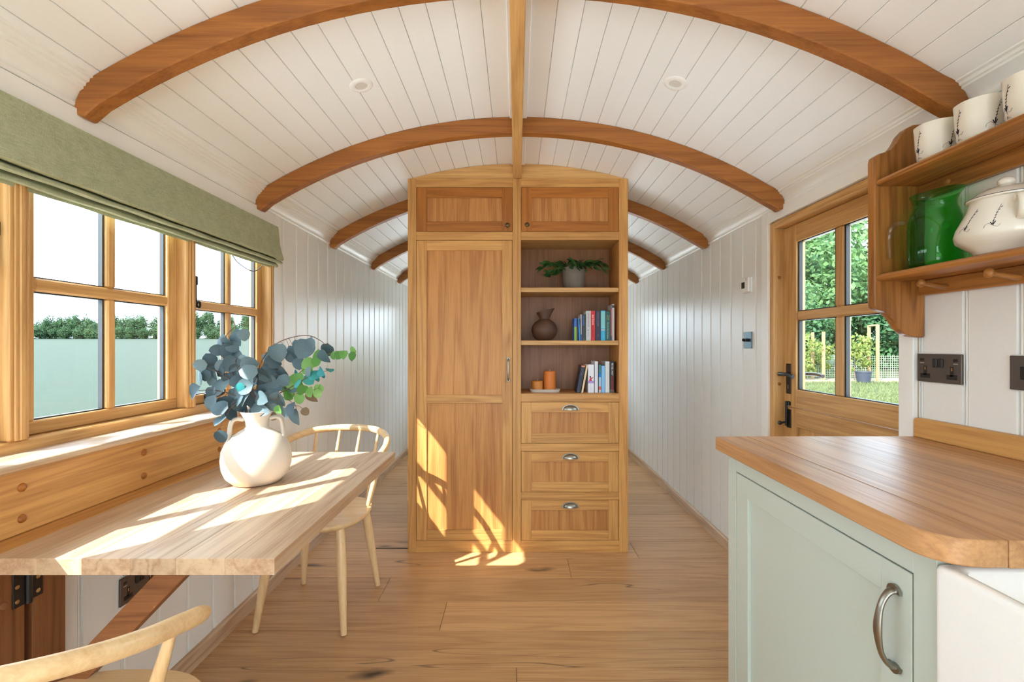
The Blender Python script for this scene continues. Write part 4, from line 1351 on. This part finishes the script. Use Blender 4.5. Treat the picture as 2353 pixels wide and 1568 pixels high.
BX('peg_rail', 'shelfoak_Y', ws, 1.240, 1.2615, .330, 1.452, 1.372, 1.4168, bevel=.002)
MB().ball((1.2395, 1.352, 1.690), .0105, 12, (.7, 1, 1)).build('screw_plug', 'shelfoak_X', ws, smooth=60)
for y in (1.355, 1.16, .96, .76):
    m = MB().tube([(1.241, y, 1.386), (1.215, y, 1.390), (1.180, y, 1.396), (1.172, y, 1.397)], [.0085, .0075, .0060, .0065], 12)
    m.ball((1.166, y, 1.398), .0125, 14, (.75, 1, 1))
    m.build('peg', 'shelfoak_X', ws, smooth=60)

def on_surface(prof, c, ang, z, off=.0006, fn=None):
    """point on a turned shape at angle ang and height z"""
    for (r0, z0), (r1, z1) in zip(prof[:-1], prof[1:]):
        if min(z0, z1) <= z <= max(z0, z1) and abs(z1 - z0) > 1e-6:
            r = r0 + (r1 - r0) * (z - z0) / (z1 - z0)
            if fn: r = fn(r, z, ang)
            return Vector((c[0] + (r + off) * math.cos(ang), c[1] + (r + off) * math.sin(ang), c[2] + z))
    return None
def motif(par, prof, c, ang, z0, s, fn=None):
    """small navy sprig printed on the glaze: stem, scrolls, leaves and buds as thin strokes"""
    m = MB()
    strokes = [([(0, -.3), (.02, .0), (.05, .4), (.12, .8), (.22, 1.15)], .0006)]
    strokes += [([(-.02, .05), (-.16, .16), (-.30, .08), (-.33, -.06)], .0006), ([(.02, 0), (.2, -.06), (.3, .06)], .0006), ([(-.1, -.28), (.0, -.2), (.14, -.3)], .0006)]
    strokes += [([(0, .06), (-.09, .22)], .0016), ([(.02, .06), (.10, .24)], .0016), ([(.01, .1), (.02, .32)], .0016)]
    for q in range(5):
        strokes.append(([(.05 + .012 * q * q - .03, .42 + .14 * q), (.05 + .012 * q * q + .04, .46 + .14 * q)], .0013))
    for pts, w in strokes:
        P = []
        for x, y in pts:
            zz = z0 + y * s
            rr0 = on_surface(prof, (0, 0, 0), 0, zz)
            if rr0 is None: continue
            p = on_surface(prof, c, ang + x * s / max(rr0.x, .01), zz, .0004, fn)
            if p is not None: P.append(p)
        if len(P) > 1:
            m.tube(P, w * .62 * s / .05, 5)
    return m.build('sprig_print', 'navy_print', par, smooth=60)

CUP = [(.0, .003), (.034, .0), (.040, .003), (.047, .020), (.0505, .050), (.052, .085), (.0535, .106), (.0515, .106), (.049, .08), (.046, .04), (.036, .010), (.0, .008)]
def swirl(r, z, a):
    return r * (1 + .008 * math.sin(9 * a + 30 * z))
def cup(y, label, rot):
    t = thing('beaker', label, 'cup', (1.185, y, UZ), 'cream beakers on the upper wall shelf')
    c = (1.185, y, UZ)
    MB().lathe(CUP, c, 72, swirl).build('body', 'cream_glaze', t, smooth=50)
    for k in range(4):
        motif(t, CUP[1:7], c, rot + PI / 2 * k, .030, .052, swirl)
cup(1.322, 'cream patterned beaker nearest the end of the upper wall shelf', R(-100))
cup(1.199, 'middle cream patterned beaker on the upper wall shelf', R(-105))
cup(1.076, 'cream patterned beaker at the picture edge on the upper wall shelf', R(-110))

jg = thing('glass_jug', 'green glass jug with a clear handle on the lower wall shelf', 'jug', (1.188, 1.336, LZ))
JP = [(.0, .004), (.050, .0), (.058, .004), (.062, .016), (.0625, .06), (.0625, .11), (.061, .135), (.055, .158), (.050, .172), (.049, .185), (.052, .200), (.056, .209)]
def jf(r, z, a):
    # spout on the near side
    s = max(0, math.cos(a + PI / 2 + .15)) ** 6
    return r + s * max(0, (z - .165) / .044) ** 1.4 * .035
MB().lathe(JP[:-1] + [(.056, .209), (.0545, .209), (.050, .199), (.047, .185), (.048, .172), (.053, .158), (.059, .135), (.0605, .11), (.0605, .06), (.060, .017), (.055, .006), (.0, .0055)], (1.188, 1.336, LZ), 48, jf).build('body', 'green_glass', jg, smooth=60)
hp = smoothpath([(1.140, 1.380, LZ + .150), (1.122, 1.396, LZ + .152), (1.112, 1.405, LZ + .135), (1.110, 1.407, LZ + .10), (1.112, 1.405, LZ + .06), (1.114, 1.403, LZ + .035)], 5)
hp = smoothpath([(1.150, 1.388, LZ + .140), (1.142, 1.408, LZ + .146), (1.135, 1.424, LZ + .134), (1.133, 1.430, LZ + .105), (1.134, 1.429, LZ + .07), (1.135, 1.428, LZ + .045)], 5)
MB().tube(hp, .0085, 12).build('handle', 'clear_glass', jg, smooth=60)

tp = thing('lidded_pot', 'cream lidded pot with navy sprigs and a side handle', 'pot', (1.183, 1.135, LZ))
TP = [(.0, .004), (.052, .0), (.058, .004), (.062, .012), (.075, .022), (.092, .036), (.0965, .050), (.093, .066), (.080, .092), (.071, .112), (.067, .126), (.066, .132)]
tc_ = (1.183, 1.135, LZ)
body = MB().lathe(TP + [(.064, .132), (.062, .12), (.0, .11)], tc_, 72, swirl).build('body', 'cream_glaze', tp, smooth=50)
lid = MB().lathe([(.066, .1322), (.072, .1335), (.073, .137), (.068, .141), (.058, .150), (.040, .160), (.018, .165), (.010, .168), (.0, .169)], tc_, 60).build('lid', 'cream_glaze', tp, smooth=50)
MB().ball((1.183, 1.135, LZ + .176), .017, 18, (1, 1, .75)).build('lid_knob', 'cream_glaze', lid, smooth=60)
MB().tube([tuple(Vector((1.183 + .0735 * math.cos(2 * PI * i / 40), 1.135 + .0735 * math.sin(2 * PI * i / 40), LZ + .1375))) for i in range(41)], .0007, 5).build('rim_line', 'navy_print', lid, smooth=60)
ha = R(-122)
hp = smoothpath([(.070, 0, .112), (.090, 0, .122), (.104, 0, .115), (.108, 0, .095), (.102, 0, .075), (.088, 0, .070)], 5)
MB().tube([(1.183 + p.x * math.cos(ha), 1.135 + p.x * math.sin(ha), LZ + p.z) for p in hp], .0065, 12, (1, 1.3)).build('side_handle', 'cream_glaze', tp, smooth=60)
for a_ in (-150, 175, -95):
    motif(tp, TP[6:], tc_, R(a_), .058, .045, swirl)

# ------------------------------------------------------------------ sockets, switch, thermostat
def double_socket(label, xw, sgn, y0, z0, flip=1):
    """plate 147 x 86 mm facing into the room"""
    t = thing('double_socket', label, 'socket', (xw, y0 + .0735, z0), None)
    def bx(name, mat, d0, d1, a0, a1, b0, b1, bev=.0008):
        X0, X1 = sorted((xw + sgn * d0, xw + sgn * d1))
        A0, A1 = (y0 + a0, y0 + a1) if flip > 0 else (y0 + .147 - a1, y0 + .147 - a0)
        return BX(name, mat, t, X0, X1, A0, A1, z0 + b0, z0 + b1, bevel=bev)
    bx('gasket', 'clear_gasket', 0, .0015, -.003, .150, -.003, .089)
    bx('plate', 'gunmetal', .0015, .008, 0, .147, 0, .086, .0015)
    for yc in (.0295, .1175):
        bx('socket_face', 'black_plastic', .0075, .0088, yc - .006, yc + .006, .020, .050)
        bx('socket_face', 'black_plastic', .0075, .0088, yc - .0175, yc + .0175, .012, .026)
        bx('pin_slot', 'brass_screw', .0086, .0090, yc - .002, yc + .002, .037, .046, 0)
    for yc in (.064, .083):
        bx('rocker', 'black_plastic', .0075, .012, yc - .0075, yc + .0075, .045, .072, .002)
    for yc in (.018, .129):
        bx('usb_port', 'black_plastic', .0075, .0088, yc - .0075, yc + .0075, .064, .072)
        bx('port_mark', 'white_plastic', .0079, .0083, yc - .007, yc + .007, .0575, .0585, 0)
    return t
double_socket('grey metal double socket above the worktop', XR, -1, 1.325, 1.107)
double_socket('grey metal double socket low on the wall behind the table bracket', XL, 1, 1.450, .408, -1)
sp_ = thing('fused_switch', 'grey metal single switch plate cut by the right picture edge', 'switch', (XR, 1.15, 1.107))
BX('gasket', 'clear_gasket', sp_, XR - .0015, XR, 1.109, 1.199, 1.104, 1.196)
BX('plate', 'gunmetal', sp_, XR - .008, XR - .0015, 1.111, 1.197, 1.107, 1.193, bevel=.0015)
BX('rocker', 'black_plastic', sp_, XR - .0115, XR - .0075, 1.150, 1.170, 1.134, 1.166, bevel=.002)

th_ = thing('thermostat', 'white wall thermostat beside the door', 'thermostat', (XR, 2.555, 1.505))
BX('back_plate', 'white_plastic', th_, XR - .010, XR, 2.512, 2.598, 1.502, 1.588, bevel=.003)
BX('body', 'white_plastic', th_, XR - .024, XR - .010, 2.516, 2.594, 1.506, 1.586, bevel=.004, seg=2)
BX('screen', 'screen_dark', th_, XR - .0246, XR - .0238, 2.553, 2.588, 1.528, 1.562, bevel=0)
for z in (1.568, 1.575):
    BX('button', 'black_plastic', th_, XR - .0248, XR - .0238, 2.534, 2.538, z, z + .004, bevel=0)
sw = thing('light_switch', 'slate grey switch plate with black toggles beside the door', 'switch', (XR, 2.557, 1.202))
BX('gasket', 'clear_gasket', sw, XR - .0012, XR, 2.510, 2.604, 1.199, 1.293)
BX('plate', 'slate_plate', sw, XR - .008, XR - .0012, 2.513, 2.601, 1.202, 1.290, bevel=.0015)
for y in (2.538, 2.572):
    m = MB().tube([(XR - .0075, y, 1.246), (XR - .024, y, 1.247)], [.0085, .0085], 14)
    m.ball((XR - .024, y, 1.247), .0085, 12, (.5, 1, 1))
    m.build('toggle', 'black_plastic', sw, smooth=50)

# ------------------------------------------------------------------ outdoors
GS = .0264
def gz(y): return -.8 + GS * y
m = MB()
m.add([(-600, -150, gz(-150)), (-3.5, -150, gz(-150)), (-3.5, 170, gz(170)), (-600, 170, gz(170))], [(0, 1, 2, 3)])
tag(m.build('crop_field', 'field_crop'), 'pale green crop field outside the window', 'field', kind='structure')
m = MB()
m.add([(-3.5, -150, gz(-150)), (300, -150, gz(-150)), (300, 170, gz(170)), (-3.5, 170, gz(170))], [(0, 1, 2, 3)])
tag(m.build('lawn', 'lawn'), 'sunlit grass outside the stable door', 'lawn', kind='structure')

m = MB()
m.add([(-10, -14, gz(-14) + .02), (7, -14, gz(-14) + .02), (7, 15, gz(15) + .02), (-10, 15, gz(15) + .02)], [(0, 1, 2, 3)])
tag(m.build('bounce_yard', 'bounce_gravel'), 'pale ground added out of view to bounce sunlight up to the ceiling', 'yard', kind='structure')  # added where the camera cannot see it, to throw sunlight up indoors

def leafcloud(name, seed, clusters, n, leaf, mat, aspect=(1, 1, 1)):
    """unit-size crown made of leaf cards set on a set of rounded clumps"""
    rnd = random.Random(seed)
    cl = []
    for i in range(clusters):
        while True:
            p = Vector((rnd.uniform(-1, 1), rnd.uniform(-1, 1), rnd.uniform(-1, 1)))
            if p.length < 1: break
        cl.append((Vector((p.x * .68 * aspect[0], p.y * .68 * aspect[1], p.z * .72 * aspect[2])), rnd.uniform(.18, .38)))
    vs = []; fs = []
    for i in range(n):
        c, r = rnd.choice(cl)
        d = Vector((rnd.gauss(0, 1), rnd.gauss(0, 1), rnd.gauss(0, 1))).normalized()
        p = c + d * r * rnd.uniform(.55, 1.05)
        nrm = (d + Vector((rnd.gauss(0, .6), rnd.gauss(0, .6), rnd.gauss(0, .6) + .3))).normalized()
        t = nrm.orthogonal().normalized()
        t = (Matrix.Rotation(rnd.uniform(0, 6.28), 3, nrm) @ t)
        b = nrm.cross(t)
        s = leaf * rnd.uniform(.6, 1.3)
        k = len(vs)
        vs += [p - t * s, p + b * s * .5, p + t * s, p - b * s * .5]
        fs.append((k, k + 1, k + 2, k + 3))
    me = bpy.data.meshes.new(name)
    me.from_pydata([tuple(v) for v in vs], [], fs)
    me.materials.append(MATS[mat])
    return me

def trunk(h, r):
    return MB().tube([(0, 0, 0), (.1 * r, 0, h * .5), (0, .1 * r, h)], [r, r * .8, r * .5], 8)

random.seed(5)
far = [leafcloud('crown', s_, 44, 5200, .050, 'tree_far', (1, .6, 1)) for s_ in (1, 2, 3)]
labels_far = 'distant green tree in the hedge line across the field'
for i in range(34):
    x = -186 + 3.6 * i + random.uniform(-.9, .9)
    y = 152 + random.uniform(-1, 3)
    h = 6.2 + 2.6 * min(1, i / 24) + random.uniform(-1.1, 1.1) - (1.8 if 6 <= i <= 9 else 0)
    t = thing('hedge_tree', labels_far, 'tree', (x, y, gz(y)), 'distant trees across the field')
    trunk(h * .5, .25).xf(Matrix.Translation((x, y, gz(y)))).build('trunk', 'bark', t)
    link('crown', random.choice(far), None, t, M=Matrix.Translation((x, y, gz(y) + h * .50)) @ Matrix.Diagonal((4.4, 3.6, h * .60, 1)) @ Matrix.Rotation(random.uniform(0, 6), 4, 'Z'))

for i in range(30):
    x = -188 + 4.1 * i + random.uniform(-.8, .8)
    y = 149.5 + random.uniform(-.5, .5)
    t = thing('hedge_shrub', 'low shrub at the foot of the distant hedge line', 'shrub', (x, y, gz(y)), 'low shrubs of the hedge across the field')
    link('foliage', random.choice(far), None, t, M=Matrix.Translation((x, y, gz(y) + 1.8)) @ Matrix.Diagonal((4.4, 2.6, 2.6 + random.uniform(-.5, .9), 1)) @ Matrix.Rotation(random.uniform(0, 6), 4, 'Z'))

near = [leafcloud('crown', s, 40, 7000, .045, mt) for s, mt in ((7, 'tree_near'), (8, 'tree_near_dark'), (9, 'tree_near'))]
tl = ['tall leafy tree seen through the upper far door pane', 'tall leafy tree seen through the door behind the wall shelf', 'dark leafy tree behind the garden stakes',
      'broad bushy tree at the left of the door view', 'bright green bushy tree low at the right of the door view', 'high leafy tree crown at the top of the door view', 'dark low shrub at the left of the door view', 'bright shrub behind the right stakes']
tp_ = [(17.6, 28, 4.6, 4.4, 0), (23.5, 29, 4.8, 4.6, 2), (20.4, 26, 2.4, 3.2, 1), (14.6, 25, 2.6, 3.3, 2), (24.5, 27, 2.0, 3.2, 0), (20.5, 33, 8.2, 4.8, 2), (13.4, 23, 1.6, 2.3, 1), (22.0, 25, 1.0, 2.2, 0)]
for (x, y, zc, r, v), lb in zip(tp_, tl):
    t = thing('garden_tree', lb, 'tree', (x, y, gz(y)), 'leafy trees beyond the garden')
    trunk(max(zc, .8), .16).xf(Matrix.Translation((x, y, gz(y)))).build('trunk', 'bark', t)
    link('crown', near[v], None, t, M=Matrix.Translation((x, y, zc)) @ Matrix.Scale(r, 4) @ Matrix.Rotation(random.uniform(0, 6), 4, 'Z'))

def stakes(xa, xb, y, h, bar, label):
    t = thing('tree_stakes', label, 'stakes', ((xa + xb) / 2, y, gz(y)), 'pale wooden stakes in the garden')
    for x, dy in ((xa, .8), (xb, 0)):
        MB().box(x - .045, x + .045, y + dy - .045, y + dy + .045, gz(y) - .05, gz(y) + h).build('stake', 'stake_wood', t)
    if bar:
        MB().tube([(xa, y + .8, gz(y) + h - .03), (xb, y, gz(y) + h - .03)], .04, 6).build('cross_bar', 'stake_wood', t)
stakes(12.85, 12.80, 19.6, 2.05, False, 'pair of pale wooden stakes seen through the far lower door pane')
stakes(15.0, 14.75, 19.2, 2.35, True, 'pale wooden stake frame with a cross bar seen through the near lower door pane')
sap = [leafcloud('foliage', s, 14, 900, .075, 'sapling_leaf', (.9, .9, 1.2)) for s in (31, 32)]
for (x, y, zc, r, v, lb) in ((12.2, 19.9, .75, .95, 0, 'yellow-green sapling beside the far pair of stakes'), (14.1, 19.6, .95, 1.05, 1, 'yellow-green sapling inside the stake frame'), (13.2, 20.6, .7, .9, 1, 'small sapling behind the door glazing bar')):
    t = thing('sapling', lb, 'sapling', (x, y, gz(y)), 'young saplings in the garden')
    trunk(zc - gz(y), .025).xf(Matrix.Translation((x, y, gz(y)))).build('trunk', 'bark', t)
    link('foliage', sap[v], None, t, M=Matrix.Translation((x, y, zc)) @ Matrix.Scale(r, 4))
MB().lathe([(.0, .0), (.22, .0), (.28, .42), (.30, .42), (.30, .46), (.26, .46), (.24, .36), (.0, .36)], (13.95, 18.9, gz(18.9)), 24).build('plant_pot', 'plant_pot_black', None, smooth=40)
tag(bpy.data.objects['plant_pot'], 'black plastic plant pot on the grass outside the door', 'plant pot')
tag(MB().box(10.5, 17.5, 19.0, 21.5, gz(19.0) - .05, gz(20.2) + .02).build('mulch_bed', 'mulch'), 'pale bare mulch bed round the garden stakes', 'garden bed', kind='structure')
m = MB()
for i in range(60):
    x = 11.2 + i * .1
    m.box(x - .006, x + .006, 21.0, 21.012, gz(21), gz(21) + 1.0)
for j in range(10):
    z = gz(21) + .05 + .1 * j
    m.box(11.2, 17.1, 21.0, 21.012, z - .006, z + .006)
tag(m.build('wire_fence', 'wire'), 'low wire mesh fence behind the saplings', 'fence')
m = MB()
for i in range(12):
    m.box(11.25 + i * .1 - .02, 11.25 + i * .1 + .02, 20.8, 20.82, gz(21) + 1.25, gz(21) + 2.1)
for j in range(9):
    m.box(11.2, 12.4, 20.8, 20.82, gz(21) + 1.26 + j * .1 - .02, gz(21) + 1.26 + j * .1 + .02)
tag(m.build('trellis_panel', 'net_dark'), 'dark trellis panel beside the far stakes', 'trellis')
# grass blades on the lawn in view of the door
rnd = random.Random(3)
vs = []; fs = []
for i in range(9000):
    y = rnd.uniform(11, 19.2)
    x = y * rnd.uniform(.55, .86)
    h = rnd.uniform(.05, .13); a = rnd.uniform(0, PI); w = .012
    dx, dy = math.cos(a) * w, math.sin(a) * w
    lx, ly = rnd.gauss(0, .04), rnd.gauss(0, .04)
    k = len(vs)
    vs += [(x - dx, y - dy, gz(y)), (x + dx, y + dy, gz(y)), (x + lx, y + ly, gz(y) + h)]
    fs.append((k, k + 1, k + 2))
me = bpy.data.meshes.new('grass'); me.from_pydata(vs, [], fs)
tag(link('grass', me, 'grass_blade'), 'long grass blades on the lawn outside the door', 'grass', kind='stuff')
